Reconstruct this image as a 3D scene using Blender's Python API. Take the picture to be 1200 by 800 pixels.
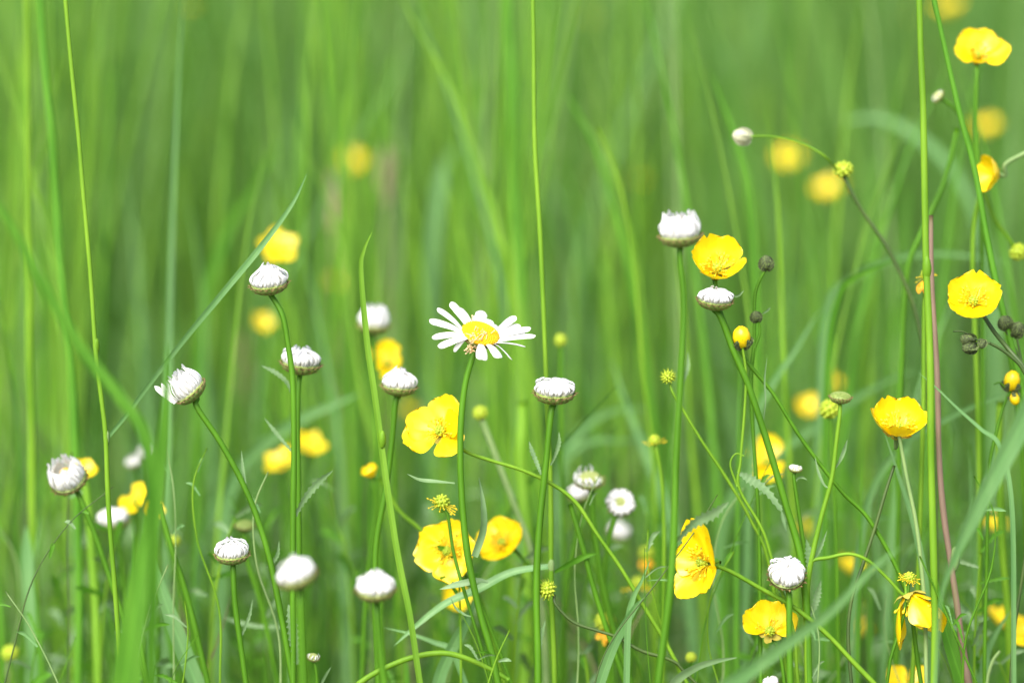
import bpy, bmesh, math, random
import numpy as np
from mathutils import Vector, Matrix, Quaternion, noise
R = math.radians
for o in list(bpy.data.objects): bpy.data.objects.remove(o)
C = bpy.context.scene.collection
S = bpy.context.scene
random.seed(7); np.random.seed(7)

# ------------------------------------------------------------------ camera
D = 1.25                       # distance to the plane of sharp focus, metres
CAMH, TILT, LENS = 0.60, 8.0, 100.0
cd = bpy.data.cameras.new("camera"); cam = bpy.data.objects.new("camera", cd); C.objects.link(cam)
cam.location = (0, 0, CAMH); cam.rotation_euler = (R(90 - TILT), 0, 0)
cd.lens = LENS; cd.sensor_width = 36; cd.clip_start = 0.02; cd.clip_end = 1000
cd.dof.use_dof = True; cd.dof.focus_distance = D; cd.dof.aperture_fstop = 3.0
S.camera = cam
# ------------------------------------------------------------------ light
SUN_EL, SUN_AZ = 46.0, -156.0    # azimuth from +Y (away from the camera) towards +X
w = bpy.data.worlds.new("World"); S.world = w; w.use_nodes = True
nt = w.node_tree; bgn = nt.nodes["Background"]
sky = nt.nodes.new("ShaderNodeTexSky"); sky.sky_type = 'NISHITA'; sky.sun_disc = False
sky.sun_elevation = R(SUN_EL); sky.sun_rotation = R(SUN_AZ); sky.dust_density = 2.5; sky.air_density = 0.8; sky.ozone_density = 0.6
nt.links.new(sky.outputs[0], bgn.inputs[0]); bgn.inputs[1].default_value = 0.15
sl = bpy.data.lights.new("sun", 'SUN'); sl.energy = 3.6; sl.angle = R(45); sl.color = (1.0, 0.97, 0.92)
so = bpy.data.objects.new("sun", sl); C.objects.link(so); so.location = (-2, -3, 4)
sd = Vector((math.sin(R(SUN_AZ)) * math.cos(R(SUN_EL)), math.cos(R(SUN_AZ)) * math.cos(R(SUN_EL)), math.sin(R(SUN_EL))))
so.rotation_euler = sd.to_track_quat('Z', 'Y').to_euler()
S.view_settings.view_transform = 'Standard'; S.view_settings.look = 'None'
S.view_settings.exposure = 0.95; S.view_settings.gamma = 1
S.cycles.max_bounces = 10; S.cycles.transmission_bounces = 6; S.cycles.diffuse_bounces = 6
S.cycles.use_denoising = True

# ------------------------------------------------------------------ view helpers
FW = Vector((0, math.cos(R(TILT)), -math.sin(R(TILT))))
UP = Vector((0, math.sin(R(TILT)), math.cos(R(TILT))))
RT = Vector((1, 0, 0))
CAM = Vector((0, 0, CAMH))
PX = 0.036 / (LENS / 1000) * D / 1200      # metres per photo pixel in the focus plane
def sc(dd): return PX * (D + dd) / D        # metres per pixel at depth offset dd
def P(x, y, dd=0.0):
    k = sc(dd)
    return CAM + FW * (D + dd) + RT * ((x - 600) * k) + UP * ((400 - y) * k)
def V(r, u, t): return (RT * r + UP * u - FW * t).normalized()   # right, up, towards the viewer

# ------------------------------------------------------------------ materials
def col4(c): return (c[0], c[1], c[2], 1)
def mat(name, cols, trans=0.0, rough=0.5, nscale=120.0, spec=0.4, tcol=None, bump=0.0, island=False, stretch=(1, 1, 1), veins=False):
    m = bpy.data.materials.new(name); m.use_nodes = True
    n = m.node_tree; n.nodes.clear(); L = n.links.new
    out = n.nodes.new("ShaderNodeOutputMaterial"); pr = n.nodes.new("ShaderNodeBsdfPrincipled")
    tc = n.nodes.new("ShaderNodeTexCoord"); mp = n.nodes.new("ShaderNodeMapping"); mp.inputs['Scale'].default_value = stretch
    nz = n.nodes.new("ShaderNodeTexNoise"); nz.inputs['Scale'].default_value = nscale; nz.inputs['Detail'].default_value = 4
    L(tc.outputs['Object'], mp.inputs[0]); L(mp.outputs[0], nz.inputs[0])
    rp = n.nodes.new("ShaderNodeValToRGB"); e = rp.color_ramp.elements
    if island:
        gi = n.nodes.new("ShaderNodeNewGeometry"); mx = n.nodes.new("ShaderNodeMath"); mx.operation = 'MULTIPLY_ADD'
        L(nz.outputs[0], mx.inputs[0]); mx.inputs[1].default_value = 0.25
        ad = n.nodes.new("ShaderNodeMath"); ad.operation = 'MULTIPLY_ADD'; L(gi.outputs['Random Per Island'], ad.inputs[0]); ad.inputs[1].default_value = 0.85; ad.inputs[2].default_value = -0.05
        L(ad.outputs[0], mx.inputs[2]); L(mx.outputs[0], rp.inputs[0]); lo, hi = 0.0, 1.0
    else:
        L(nz.outputs[0], rp.inputs[0]); lo, hi = 0.3, 0.7
    e[0].position = lo; e[0].color = col4(cols[0]); e[1].position = hi; e[1].color = col4(cols[-1])
    for i, c in enumerate(cols[1:-1]):
        x = e.new(lo + (hi - lo) * (i + 1) / (len(cols) - 1)); x.color = col4(c)
    if veins:
        at = n.nodes.new("ShaderNodeAttribute"); at.attribute_name = 'across'
        m1 = n.nodes.new("ShaderNodeMath"); m1.operation = 'MULTIPLY'; m1.inputs[1].default_value = 30; L(at.outputs['Fac'], m1.inputs[0])
        m2 = n.nodes.new("ShaderNodeMath"); m2.operation = 'SINE'; L(m1.outputs[0], m2.inputs[0])
        ab = n.nodes.new("ShaderNodeMath"); ab.operation = 'ABSOLUTE'; L(at.outputs['Fac'], ab.inputs[0])
        lt = n.nodes.new("ShaderNodeMath"); lt.operation = 'LESS_THAN'; L(ab.outputs[0], lt.inputs[0]); lt.inputs[1].default_value = .10
        sm = n.nodes.new("ShaderNodeMath"); sm.operation = 'MULTIPLY_ADD'; L(m2.outputs[0], sm.inputs[0]); sm.inputs[1].default_value = .13; sm.inputs[2].default_value = 1.0
        s2 = n.nodes.new("ShaderNodeMath"); s2.operation = 'MULTIPLY_ADD'; L(lt.outputs[0], s2.inputs[0]); s2.inputs[1].default_value = .25; L(sm.outputs[0], s2.inputs[2])
        vm = n.nodes.new("ShaderNodeVectorMath"); vm.operation = 'SCALE'; L(rp.outputs[0], vm.inputs[0]); L(s2.outputs[0], vm.inputs['Scale']); rp = vm
    L(rp.outputs[0], pr.inputs['Base Color']); pr.inputs['Roughness'].default_value = rough
    pr.inputs['Specular IOR Level'].default_value = spec
    if bump:
        bp = n.nodes.new("ShaderNodeBump"); bp.inputs['Strength'].default_value = bump; bp.inputs['Distance'].default_value = 0.0004
        L(nz.outputs[0], bp.inputs['Height']); L(bp.outputs[0], pr.inputs['Normal'])
    if trans > 0:
        tr = n.nodes.new("ShaderNodeBsdfTranslucent"); ms = n.nodes.new("ShaderNodeMixShader"); ms.inputs[0].default_value = trans
        if tcol:
            mc = n.nodes.new("ShaderNodeMix"); mc.data_type = 'RGBA'; mc.blend_type = 'MULTIPLY'; mc.inputs[0].default_value = 1
            L(rp.outputs[0], mc.inputs[6]); mc.inputs[7].default_value = col4(tcol); L(mc.outputs[2], tr.inputs[0])
        else: L(rp.outputs[0], tr.inputs[0])
        L(pr.outputs[0], ms.inputs[1]); L(tr.outputs[0], ms.inputs[2]); L(ms.outputs[0], out.inputs[0])
    else: L(pr.outputs[0], out.inputs[0])
    return m
TG = (1.12, 1.2, 0.5)
M = dict(
    stem=mat("daisy stem green", [(.045, .14, .004), (.085, .23, .010)], .12, .5, 45, stretch=(3, 3, .35), bump=.5, spec=.2),
    stem2=mat("yellow green stem", [(.10, .24, .010), (.19, .36, .022)], .2, .5, 40, stretch=(3, 3, .5), bump=.3, spec=.2),
    dark=mat("dark green stem", [(.035, .07, .014), (.07, .12, .02)], .08, .5, 60),
    pale=mat("pale hairy stem", [(.18, .30, .09), (.26, .38, .13)], .2, .6, 80),
    purple=mat("purple brown culm", [(.15, .11, .065), (.24, .16, .11), (.17, .18, .06)], .1, .5, 40, stretch=(2, 2, .5)),
    blade=mat("grass blade green", [(.075, .23, .015), (.12, .31, .025)], .42, .5, 30, tcol=TG, stretch=(6, 6, .5), veins=True, spec=.25),
    blade2=mat("grass blade blue green", [(.13, .29, .09), (.18, .35, .12)], .35, .45, 30, tcol=TG, stretch=(6, 6, .5), veins=True),
    blade3=mat("grass blade yellow green", [(.14, .31, .018), (.21, .40, .03)], .42, .5, 30, tcol=TG, stretch=(6, 6, .5), veins=True),
    leaf=mat("daisy leaf grey green", [(.12, .22, .08), (.20, .32, .14)], .25, .5, 90, tcol=TG),
    white=mat("white petal", [(.76, .74, .70), (.86, .86, .85)], .32, .5, 5, spec=.3),
    cream=mat("cream petal", [(.52, .52, .30), (.74, .74, .56)], .3, .5, 300, spec=.3),
    yellow=mat("buttercup yellow", [(.90, .63, .003), (.96, .73, .006)], .28, .30, 2.2, spec=.6, bump=.12, stretch=(1, 6, 1)),
    yellowb=mat("buttercup back yellow", [(.90, .56, .01), (.93, .66, .015)], .28, .5, 90, spec=.3),
    orange=mat("withered orange petal", [(.55, .22, .01), (.85, .5, .02)], .2, .6, 150),
    disc=mat("daisy disc yellow", [(.86, .48, .003), (.93, .62, .006)], .1, .6, 900, bump=.6),
    stamen=mat("stamen gold", [(.90, .62, .01), (.93, .74, .03)], .2, .5, 500),
    tan=mat("withered floret tan", [(.78, .50, .22), (.88, .72, .45)], .2, .7, 400),
    bract=mat("involucre green", [(.15, .23, .04), (.30, .38, .10)], .1, .5, 5),
    brown=mat("bract edge brown", [(.12, .08, .03), (.34, .24, .10)], 0, .7, 6),
    carpel=mat("carpel green", [(.30, .42, .02), (.48, .58, .04)], .15, .5, 5),
    darkbud=mat("hairy dark sepal", [(.018, .022, .012), (.045, .06, .022), (.20, .30, .07)], .05, .8, 3.5, bump=.3, stretch=(2.5,2.5,.8)),
    sepal=mat("sepal yellow green", [(.40, .40, .06), (.5, .38, .06)], .2, .6, 200),
    greendisc=mat("unopened disc green", [(.30, .38, .10), (.55, .58, .22)], .1, .6, 6),
    seed=mat("grass seed head tan", [(.26, .20, .12), (.36, .28, .17)], .3, .8, 200),
    soil=mat("meadow ground", [(.035, .045, .014), (.07, .075, .03), (.05, .085, .02)], 0, .95, 14, bump=.5),
    mass=mat("meadow grass mix", [(.15, .31, .10), (.11, .27, .05), (.17, .34, .045), (.08, .20, .04), (.23, .38, .06), (.15, .33, .07), (.21, .35, .12), (.15, .32, .055), (.30, .27, .13)], .45, .5, 3, tcol=TG, island=True),
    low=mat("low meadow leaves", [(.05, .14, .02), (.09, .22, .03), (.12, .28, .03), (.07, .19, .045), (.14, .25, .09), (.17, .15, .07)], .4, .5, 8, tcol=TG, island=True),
)

# ------------------------------------------------------------------ mesh helpers
class MB:
    def __init__(s): s.v = []; s.f = []; s.m = []; s.u = {}
    def add(s, vs, fs, mi=0, us=None):
        b = len(s.v)
        if us: s.u.update({b + i: u for i, u in enumerate(us)})
        s.v += [Vector(p) for p in vs]
        for f in fs: s.f.append(tuple(b + i for i in f)); s.m.append(mi)
    def build(s, name, mats, parent=None, origin=None, matrix=None, smooth=True, sub=0, solid=0):
        me = bpy.data.meshes.new(name)
        o = Vector(origin) if origin is not None else Vector((0, 0, 0))
        me.from_pydata([tuple(p - o) for p in s.v], [], s.f)
        for m in (mats if isinstance(mats, (list, tuple)) else [mats]): me.materials.append(m)
        for p, mi in zip(me.polygons, s.m): p.material_index = mi; p.use_smooth = smooth
        if s.u:
            at = me.attributes.new('across', 'FLOAT', 'POINT')
            ua = np.zeros(len(s.v), np.float32)
            for i, u in s.u.items(): ua[i] = u
            at.data.foreach_set('value', ua)
        ob = bpy.data.objects.new(name, me); C.objects.link(ob)
        if parent: ob.parent = parent
        if matrix is not None: ob.matrix_local = matrix
        return ob
def spline(pts, n=8):
    pts = [Vector(p) for p in pts]
    if len(pts) == 2: pts = [pts[0], pts[0].lerp(pts[1], .5), pts[1]]
    out = []; q = [2 * pts[0] - pts[1]] + pts + [2 * pts[-1] - pts[-2]]
    for i in range(1, len(q) - 2):
        a, b, c, d = q[i - 1:i + 3]
        for k in range(n):
            t = k / n
            out.append(.5 * ((2 * b) + (c - a) * t + (2 * a - 5 * b + 4 * c - d) * t * t + (3 * b - a - 3 * c + d) * t ** 3))
    out.append(pts[-1]); return out
def tube(mb, pts, r0, r1, seg=8, mi=0, n=8, wob=0.0):
    sp = spline(pts, n); N = len(sp); vs = []; fs = []
    for i, p in enumerate(sp):
        tg = (sp[min(i + 1, N - 1)] - sp[max(i - 1, 0)]).normalized()
        a = tg.cross(Vector((0, 1, 0.01))).normalized(); b = tg.cross(a)
        t = i / (N - 1); r = r0 + (r1 - r0) * t
        if wob:
            r *= 1 + wob * noise.noise(p * 60)
            p = p + (a * noise.noise(p * 16 + Vector((7, 1, 3))) + b * noise.noise(p * 16)) * (wob * r1 * 7 * min(1, t * 8))
        for k in range(seg):
            an = 2 * math.pi * k / seg
            rr = r * (1 + (.07 if k % 2 else -.05))
            vs.append(p + (a * math.cos(an) + b * math.sin(an)) * rr)
    for i in range(N - 1):
        for k in range(seg):
            fs.append((i * seg + k, i * seg + (k + 1) % seg, (i + 1) * seg + (k + 1) % seg, (i + 1) * seg + k))
    fs.append(tuple(range(seg))); fs.append(tuple(range((N - 1) * seg, N * seg))[::-1])
    mb.add(vs, fs, mi); return sp
def ribbon(mb, pts, wid, tipk=.4, basek=1.0, twist=(0.2, 0.5), fold=.18, cols=4, teeth=0, n=8, face=None, mi=0, seed=0, wl=None):
    """tapering leaf along pts (tip first), wid in metres; fold gives the V of the midrib"""
    sp = spline(pts, n if not teeth else max(n, 14)); N = len(sp); vs = []; fs = []
    fc = face or -FW
    for i, p in enumerate(sp):
        t = i / (N - 1)
        tg = (sp[min(i + 1, N - 1)] - sp[max(i - 1, 0)]).normalized()
        a = tg.cross(fc)
        if a.length < 1e-3: a = RT.copy()
        a.normalize(); nn = a.cross(tg).normalized()
        tw = twist[0] + (twist[1] - twist[0]) * t + .12 * math.sin(t * 9 + seed)
        a2 = a * math.cos(tw) + nn * math.sin(tw); n2 = nn * math.cos(tw) - a * math.sin(tw)
        wd = wid * .5 * min(1, ((t + .004) / tipk) ** .75 if tipk > 0 else 1)
        if t > .5: wd *= 1 + (basek - 1) * (t - .5) * 2
        if wl: wd = wid * .5 * float(np.interp(p.z, [a_[0] for a_ in wl], [a_[1] for a_ in wl]))
        if teeth:
            k = i % 4
            wd *= (1.25, .72, .8, .95)[k] if t > .06 else 1
            wd = max(wd, wid * .06)
        for c in range(cols + 1):
            u = c / cols * 2 - 1
            z = fold * (abs(u) - .5) * wd + .04 * wd * noise.noise(p * 90 + Vector((u, seed, 0)))
            vs.append(p + a2 * (u * wd) + n2 * z)
    for i in range(N - 1):
        for c in range(cols):
            b = i * (cols + 1) + c
            fs.append((b, b + 1, b + cols + 2, b + cols + 1))
    mb.add(vs, fs, mi, [c / cols * 2 - 1 for i in range(N) for c in range(cols + 1)])
def ball(mb, c, r, mi=0, sz=1.0, nu=10, nv=7, rough=0, axis=None):
    vs = []; fs = []; M3 = axis.to_track_quat('Z', 'Y').to_matrix() if axis is not None else Matrix.Identity(3)
    for j in range(nv + 1):
        ph = math.pi * j / nv
        for i in range(nu):
            th = 2 * math.pi * i / nu
            d = Vector((math.sin(ph) * math.cos(th), math.sin(ph) * math.sin(th), math.cos(ph) * sz))
            q = Vector(c) + M3 @ (d * r * (1 + rough * noise.noise(d * 6 + Vector(c) * 50)))
            vs.append(q)
    for j in range(nv):
        for i in range(nu):
            fs.append((j * nu + i, (j + 1) * nu + i, (j + 1) * nu + (i + 1) % nu, j * nu + (i + 1) % nu))
    mb.add(vs, fs, mi)

USED = {}
def thing(name, label, cat, loc, group=None):
    o = bpy.data.objects.new(name, None); C.objects.link(o); o.location = loc
    o.empty_display_size = .01
    o['label'] = label; o['category'] = cat
    if group: o['group'] = group
    return o
def frame_of(axis):
    z = axis.normalized(); x = (RT - z * RT.dot(z))
    if x.length < .2: x = UP - z * UP.dot(z)
    x.normalize(); y = z.cross(x)
    return Matrix((x, y, z)).transposed()
def child_matrix(root, pos, axis, spin=0.0, scale=1.0):
    m = frame_of(axis).to_4x4() @ Matrix.Rotation(spin, 4, 'Z') @ Matrix.Scale(scale, 4)
    m.translation = Vector(pos) - root.location
    return m
def to_ground(pts, dd):
    """carry a stem on from its last drawn point down to the soil"""
    p, q = pts[-1], pts[-2]; d = (p - q); d.z = min(d.z, -.25 * abs(d.x)); d.normalize(); h = p.z
    a = p + d * h * .30; b = a + Vector((d.x * .22, 0, -1)) * (a.z * .5)
    return pts + [a, b, Vector((b.x + d.x * .04, b.y + .004, -.004))]

# ---- instance meshes (unit size, shared by copies)
def link_mesh(name, me, root, mtx):
    o = bpy.data.objects.new(name, me); C.objects.link(o); o.parent = root; o.matrix_local = mtx; return o
def mesh_of(mb, name, mats):
    o = mb.build(name, mats); me = o.data; bpy.data.objects.remove(o); return me

def folded_petal(path, wid, seed, curl=.55):
    """petal of a half closed head, path in the (r, z) plane"""
    rng = random.Random(seed); mb = MB(); sp = spline([Vector((r, rng.uniform(-.03, .03), z)) for r, z in path], 5); N = len(sp); vs = []; fs = []
    cols = 4; side = rng.uniform(-.20, .20)
    for i, p in enumerate(sp):
        t = i / (N - 1); tg = (sp[min(i + 1, N - 1)] - sp[max(i - 1, 0)]).normalized()
        nrm = Vector((tg.z, 0, -tg.x))
        wd = wid * (.55 + .45 * math.sin(min(1, t * 1.3) * math.pi * .5)) * (1 if t < .82 else math.sqrt(max(.05, 1 - ((t - .82) / .2) ** 2)))
        for c in range(cols + 1):
            u = c / cols * 2 - 1
            vs.append(p + Vector((0, u * wd + side * t * t, 0)) + nrm * (-curl * wd * u * u + .04 * wid * math.cos(u * 9)))
    for i in range(N - 1):
        for c in range(cols):
            b = i * (cols + 1) + c; fs.append((b, b + 1, b + cols + 2, b + cols + 1))
    mb.add(vs, fs); return mb
BUDP = {}
SHAPES = dict(
    closed=[(.80, .02), (1.0, .30), (.93, .62), (.60, .84), (.10, .93)],
    peak=[(.80, .02), (1.02, .28), (.92, .62), (.52, .92), (.05, 1.22)],
    flat=[(.80, .02), (1.02, .24), (.95, .46), (.62, .60), (.12, .62)],
    brush=[(.80, .05), (1.0, .40), (.98, .85), (.85, 1.25), (.70, 1.62)],
    ring=[(.80, .02), (1.06, .25), (1.08, .50), (.86, .68), (.44, .60)],
    ragged=[(.80, .05), (1.05, .35), (1.12, .75), (1.05, 1.1), (.90, 1.45)],
)
for k, path in SHAPES.items():
    for v in range(6):
        rng = random.Random(v * 7 + len(k)); s = rng.uniform(.82, 1.14)
        pp = [(r * (1 if i < 2 else rng.uniform(.93, 1.06)), z * (1 if i < 2 else s)) for i, (r, z) in enumerate(path)]
        if k in ('closed', 'peak', 'flat'): pp = pp[:-1] + [(rng.uniform(.02, .34), pp[-1][1] + rng.uniform(-.06, .16))]
        if k in ('closed', 'peak', 'flat') and v == 3: pp = [(r * 1.04, z * 1.06 + .03) for r, z in pp[:4]]
        BUDP[k, v] = mesh_of(folded_petal(pp, (.094 if k != 'brush' else .085) * (.8 + .09 * v), v), "folded_petal", M['white'])
def involucre_mesh(cream=False):
    mb = MB(); seg = 28; prof = [(.08, -.50), (.42, -.45), (.74, -.30), (.92, -.10), (.97, .06), (.86, .12), (.4, .26), (.02, .30)]
    vs = []; fs = []
    for r, z in prof:
        for k in range(seg):
            a = 2 * math.pi * k / seg; vs.append(Vector((r * math.cos(a), r * math.sin(a), z)))
    for i in range(len(prof) - 1):
        for k in range(seg):
            fs.append((i * seg + k, i * seg + (k + 1) % seg, (i + 1) * seg + (k + 1) % seg, (i + 1) * seg + k))
    mb.add(vs, fs[:4 * seg], 0); mb.add(vs, fs[4 * seg:5 * seg], 0); mb.add(vs, fs[5 * seg:], 2)
    # overlapping bracts with brown margins
    for row, (t0, t1, n, off) in enumerate([(.62, 1.14, 19, 0), (.34, .98, 17, .5), (.10, .66, 13, .2)]):
        for k in range(n):
            a = 2 * math.pi * (k + off) / n
            def pt(t, da, lift):
                x = t * 4; i = min(3, int(x)); f = x - i;
                r = prof[i][0] + (prof[i + 1][0] - prof[i][0]) * f; z = prof[i][1] + (prof[i + 1][1] - prof[i][1]) * f
                return Vector(((r + lift) * math.cos(a + da), (r + lift) * math.sin(a + da), z - lift * .3))
            wd = .20; rows = []
            for j in range(6):
                t = t0 + (t1 - t0) * j / 5; wj = wd * (1, 1.05, 1, .8, .5, .12)[j]; lf = .02 + .035 * j / 5 + .012 * (2 - row) + (.05 + .05 * ((k * 7 + row) % 3)) * (j == 5) * (1 if row == 0 else .6)
                rows.append([pt(t, -wj, lf * .6), pt(t, -wj * .68, lf), pt(t, 0, lf + .02), pt(t, wj * .68, lf), pt(t, wj, lf * .6)])
            vs = [p for r_ in rows for p in r_]
            for j in range(5):
                for c in range(4):
                    b = j * 5 + c; mb.add([vs[b], vs[b + 1], vs[b + 6], vs[b + 5]], [(0, 1, 2, 3)], 1 if (c in (0, 3) or j == 4) else 0)
    return mesh_of(mb, "involucre", [M['bract'], M['brown'], M['cream']])
INV = involucre_mesh()

def bud_head(root, pos, R_, axis, mode='closed', n=24, gap=None, spin=None, seed=0, zs=1.0, inv_z=1.0):
    rng = random.Random(seed)
    sp = rng.uniform(0, 6) if spin is None else spin
    o = link_mesh("involucre", INV, root, child_matrix(root, pos, axis, sp, R_) @ Matrix.Diagonal((1, 1, inv_z, 1)))
    n = int(n * 1.25)
    if n > 17 and mode != 'ragged':
        fm = MB(); path = SHAPES[mode]
        for q in range(20):
            fm2 = folded_petal([(r_ * .80, z_ * .84 * zs) for r_, z_ in path], .15, q + seed)
            rm = Matrix.Rotation(2 * math.pi * (q + .3) / 20, 3, 'Z'); fm.add([rm @ v_ for v_ in fm2.v], fm2.f)
        link_mesh("inner_petals", mesh_of(fm, "inner_petals", M['white']), root, child_matrix(root, pos, axis, sp, R_))
    for k in range(n):
        a = 2 * math.pi * k / n + rng.uniform(-.08, .08)
        if gap and any(abs((a - R(g) + math.pi) % (2 * math.pi) - math.pi) < R(h) for g, h in gap): continue
        m = child_matrix(root, pos, axis, a, R_ * rng.uniform(.95, 1.04))
        m = m @ Matrix.Rotation(rng.uniform(-.16, .16), 4, 'X') @ Matrix.Diagonal((1, 1, zs * rng.uniform(.9, 1.08), 1))
        link_mesh("petal", BUDP[mode, rng.randrange(6)], root, m)
    return o

def floret_disc(root, pos, R_, axis, zs=.35, name="disc", dm="disc"):
    mb = MB(); ball(mb, (0, 0, 0), 1, 0, zs, 28, 12)
    for i in range(330):
        r = math.sqrt(i / 330) * .98; a = i * 2.39996
        z = zs * math.sqrt(max(0, 1 - r * r)); c = Vector((r * math.cos(a), r * math.sin(a), z))
        ball(mb, c, .045, 0, 1.2, 5, 3)
    me = mesh_of(mb, name, M[dm]); return link_mesh(name, me, root, child_matrix(root, pos, axis, 0, R_))

# ---- buttercup petals
def bc_petal(L_, th0, th1, half, notch, seed, ruff=.05):
    mb = MB(); nu, nv = 12, 12; vs = []; fs = []; rng = random.Random(seed); r = .10; z = 0; rz = []
    for i in range(nu + 1):
        t = i / nu; th = R(th0 + (th1 - th0) * t ** .8)
        if i: r += math.sin(th) / nu; z += math.cos(th) / nu
        rz.append((r, z))
    for i, (r, z) in enumerate(rz):
        t = i / nu
        for j in range(nv + 1):
            u = j / nv * 2 - 1
            w_ = half * (t * 1.25 + .06) ** .75 * math.sqrt(max(0, 1 - max(0, (t - .42) / .60) ** 3.2))
            if i == nu: w_ = half * .42
            # rounded outline: outer edge of the petal pulled back at its corners
            pull = .16 * abs(u) ** 2.5 * t + notch * math.exp(-(u / .22) ** 2) * t ** 4
            k = max(0, i - pull * nu); i0 = min(nu - 1, int(k)); f = k - i0
            rr = rz[i0][0] * (1 - f) + rz[i0 + 1][0] * f; zz = rz[i0][1] * (1 - f) + rz[i0 + 1][1] * f
            an = u * w_ / max(rr, .35) * .9
            x = rr * math.cos(an * .8); y = rr * math.sin(an) + .12 * u * w_
            q = Vector((x, y, zz + .10 * u * u * w_))
            q += Vector((0, 0, 1)) * ruff * noise.noise(Vector((u * 1.7 + seed * 3.1, t * 2.2, seed))) + Vector((1, 0, 0)) * ruff * .6 * t * noise.noise(Vector((u * 4, t, seed + 9.)))
            vs.append(q * L_)
    for i in range(nu):
        for j in range(nv):
            b = i * (nv + 1) + j; fs.append((b, b + 1, b + nv + 2, b + nv + 1))
    mb.add(vs, fs); return mb
def tuft(root, pos, axis, R_, n=42, carpel=True, spread=1.0, length=.42, droop=0, seed=0, cs=.14, csz=1.0):
    """stamens round a green button of carpels"""
    rng = random.Random(seed); mb = MB()
    for k in range(n):
        a = rng.uniform(0, 6.283); th = R(rng.uniform(18, 62)) * spread + R(droop)
        l = length * rng.uniform(.75, 1.08); d = Vector((math.sin(th) * math.cos(a), math.sin(th) * math.sin(a), math.cos(th)))
        b = Vector((.10 * math.cos(a), .10 * math.sin(a), .04)); e = b + d * l + Vector((0, 0, -.05 * l if droop else .03))
        tube(mb, [b, (b + e) / 2 + Vector((0, 0, .03)), e], .014, .011, 4, 0, 2)
        ball(mb, e, .034, 0, 1.6, 5, 4, axis=d)
    me = mesh_of(mb, "stamens", [M['stamen']]); link_mesh("stamens", me, root, child_matrix(root, pos, axis, 0, R_))
    if carpel: carpels(root, pos, axis, R_, cs, csz)
def carpels(root, pos, axis, R_, cs=.14, csz=1.0, spiky=False, matk='carpel', up=.16):
    mb = MB(); c0 = Vector((0, 0, up)); ball(mb, c0, cs, 0, csz, 12, 8)
    n = 46 if spiky else 34
    for i in range(n):
        z = 1 - 1.75 * (i + .5) / n; a = i * 2.39996; r = math.sqrt(max(0, 1 - z * z))
        d = Vector((r * math.cos(a), r * math.sin(a), z * csz)); c = c0 + d * cs
        ball(mb, c, cs * .24, 0, 1.2, 6, 4, axis=d)
        if spiky: tube(mb, [c, c + d.normalized() * cs * .42, c + d.normalized() * cs * .62 + Vector((0, 0, cs * .25))], cs * .10, cs * .03, 4, 0, 2)
    me = mesh_of(mb, "carpels", [M[matk]]); return link_mesh("carpels", me, root, child_matrix(root, pos, axis, 0, R_))
def sepals(root, pos, axis, R_, down=False, matk='sepal', l=.40):
    mb = MB()
    for k in range(5):
        a = R(k * 72 + 36); th0, th1 = (92, 48) if not down else (110, 160)
        p = [Vector((.06, 0, -.03))]
        for i in range(4):
            th = R(th0 + (th1 - th0) * i / 3); p.append(p[-1] + Vector((math.sin(th), 0, math.cos(th))) * l / 4)
        p = [Matrix.Rotation(a, 3, 'Z') @ q for q in p]
        ribbon(mb, p[::-1], .26, .5, .7, (0, 0), .25, 4, face=Vector((0, 0, 1)))
    me = mesh_of(mb, "sepals", [M[matk]]); link_mesh("sepals", me, root, child_matrix(root, pos, axis, 0, R_))
def buttercup_head(root, pos, R_, axis, th=(82, 38), petals=None, half=.66, spin=0, seed=0, sm=True, matk='yellow', sep=True, n=42, notch=.05, down=False, sepmat='sepal'):
    """R_ is the petal length in metres; petals: list of (azimuth, th0, th1, scale)"""
    pl = petals or [(spin + 72 * k, th[0], th[1], 1.0) for k in range(5)]
    rng = random.Random(seed)
    for k, (az, t0, t1, s) in enumerate(pl):
        mb = bc_petal(1, t0, t1 + (0 if petals else rng.uniform(-7, 7)), half, notch * rng.uniform(0, 2), seed + k)
        me = mesh_of(mb, "petal", M[matk])
        m = child_matrix(root, pos, axis, R(az), R_ * s)
        m = m @ Matrix.Translation((0, 0, .012 * (k % 3)))
        link_mesh("petal", me, root, m)
    if sm: tuft(root, pos, axis, R_, n, seed=seed)
    if sep: sepals(root, pos, axis, R_, down=down, matk=sepmat)

# ---- generic plant part makers: coordinates are photo pixels + depth offset
def pp(pts, dd):
    return [P(*(p if len(p) == 3 else (p[0], p[1], dd))) for p in pts]
def stem(root, pts, dd, w0, w1, m='stem', ground=True, name='stem', top=None, wob=.12, node=None, back=None):
    q = pp(pts, dd)
    if back is not None: q = [back] + q
    if top is not None: q = [top] + q
    if ground: q = to_ground(q, dd)
    mb = MB(); k = sc(dd) / 2
    tube(mb, q, w0 * k * .88, w1 * k * .86, 10, 0, 8, wob)
    o = mb.build(name, M[m], root, root.location)
    for nd in (node or []):
        nb = MB(); c = P(nd[0], nd[1], dd); ball(nb, c, w1 * k * 1.12, 0, 2.2, 10, 8, .1); nb.build("node", M['stem2'], root, root.location)
    return o
def leafp(root, pts, dd, w, m='leaf', teeth=1, name='leaf', tipk=.35, basek=.5, tw=(.2, .6), fold=.25, parent=None):
    mb = MB(); ribbon(mb, pp(pts, dd), w * sc(dd), tipk, basek, tw, fold, 4, teeth, seed=pts[0][0])
    return mb.build(name, M[m], root, root.location)
def base_of(pts, dd):
    q = to_ground(pp(pts, dd), dd); return Vector((q[-1].x, q[-1].y, 0))

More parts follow.
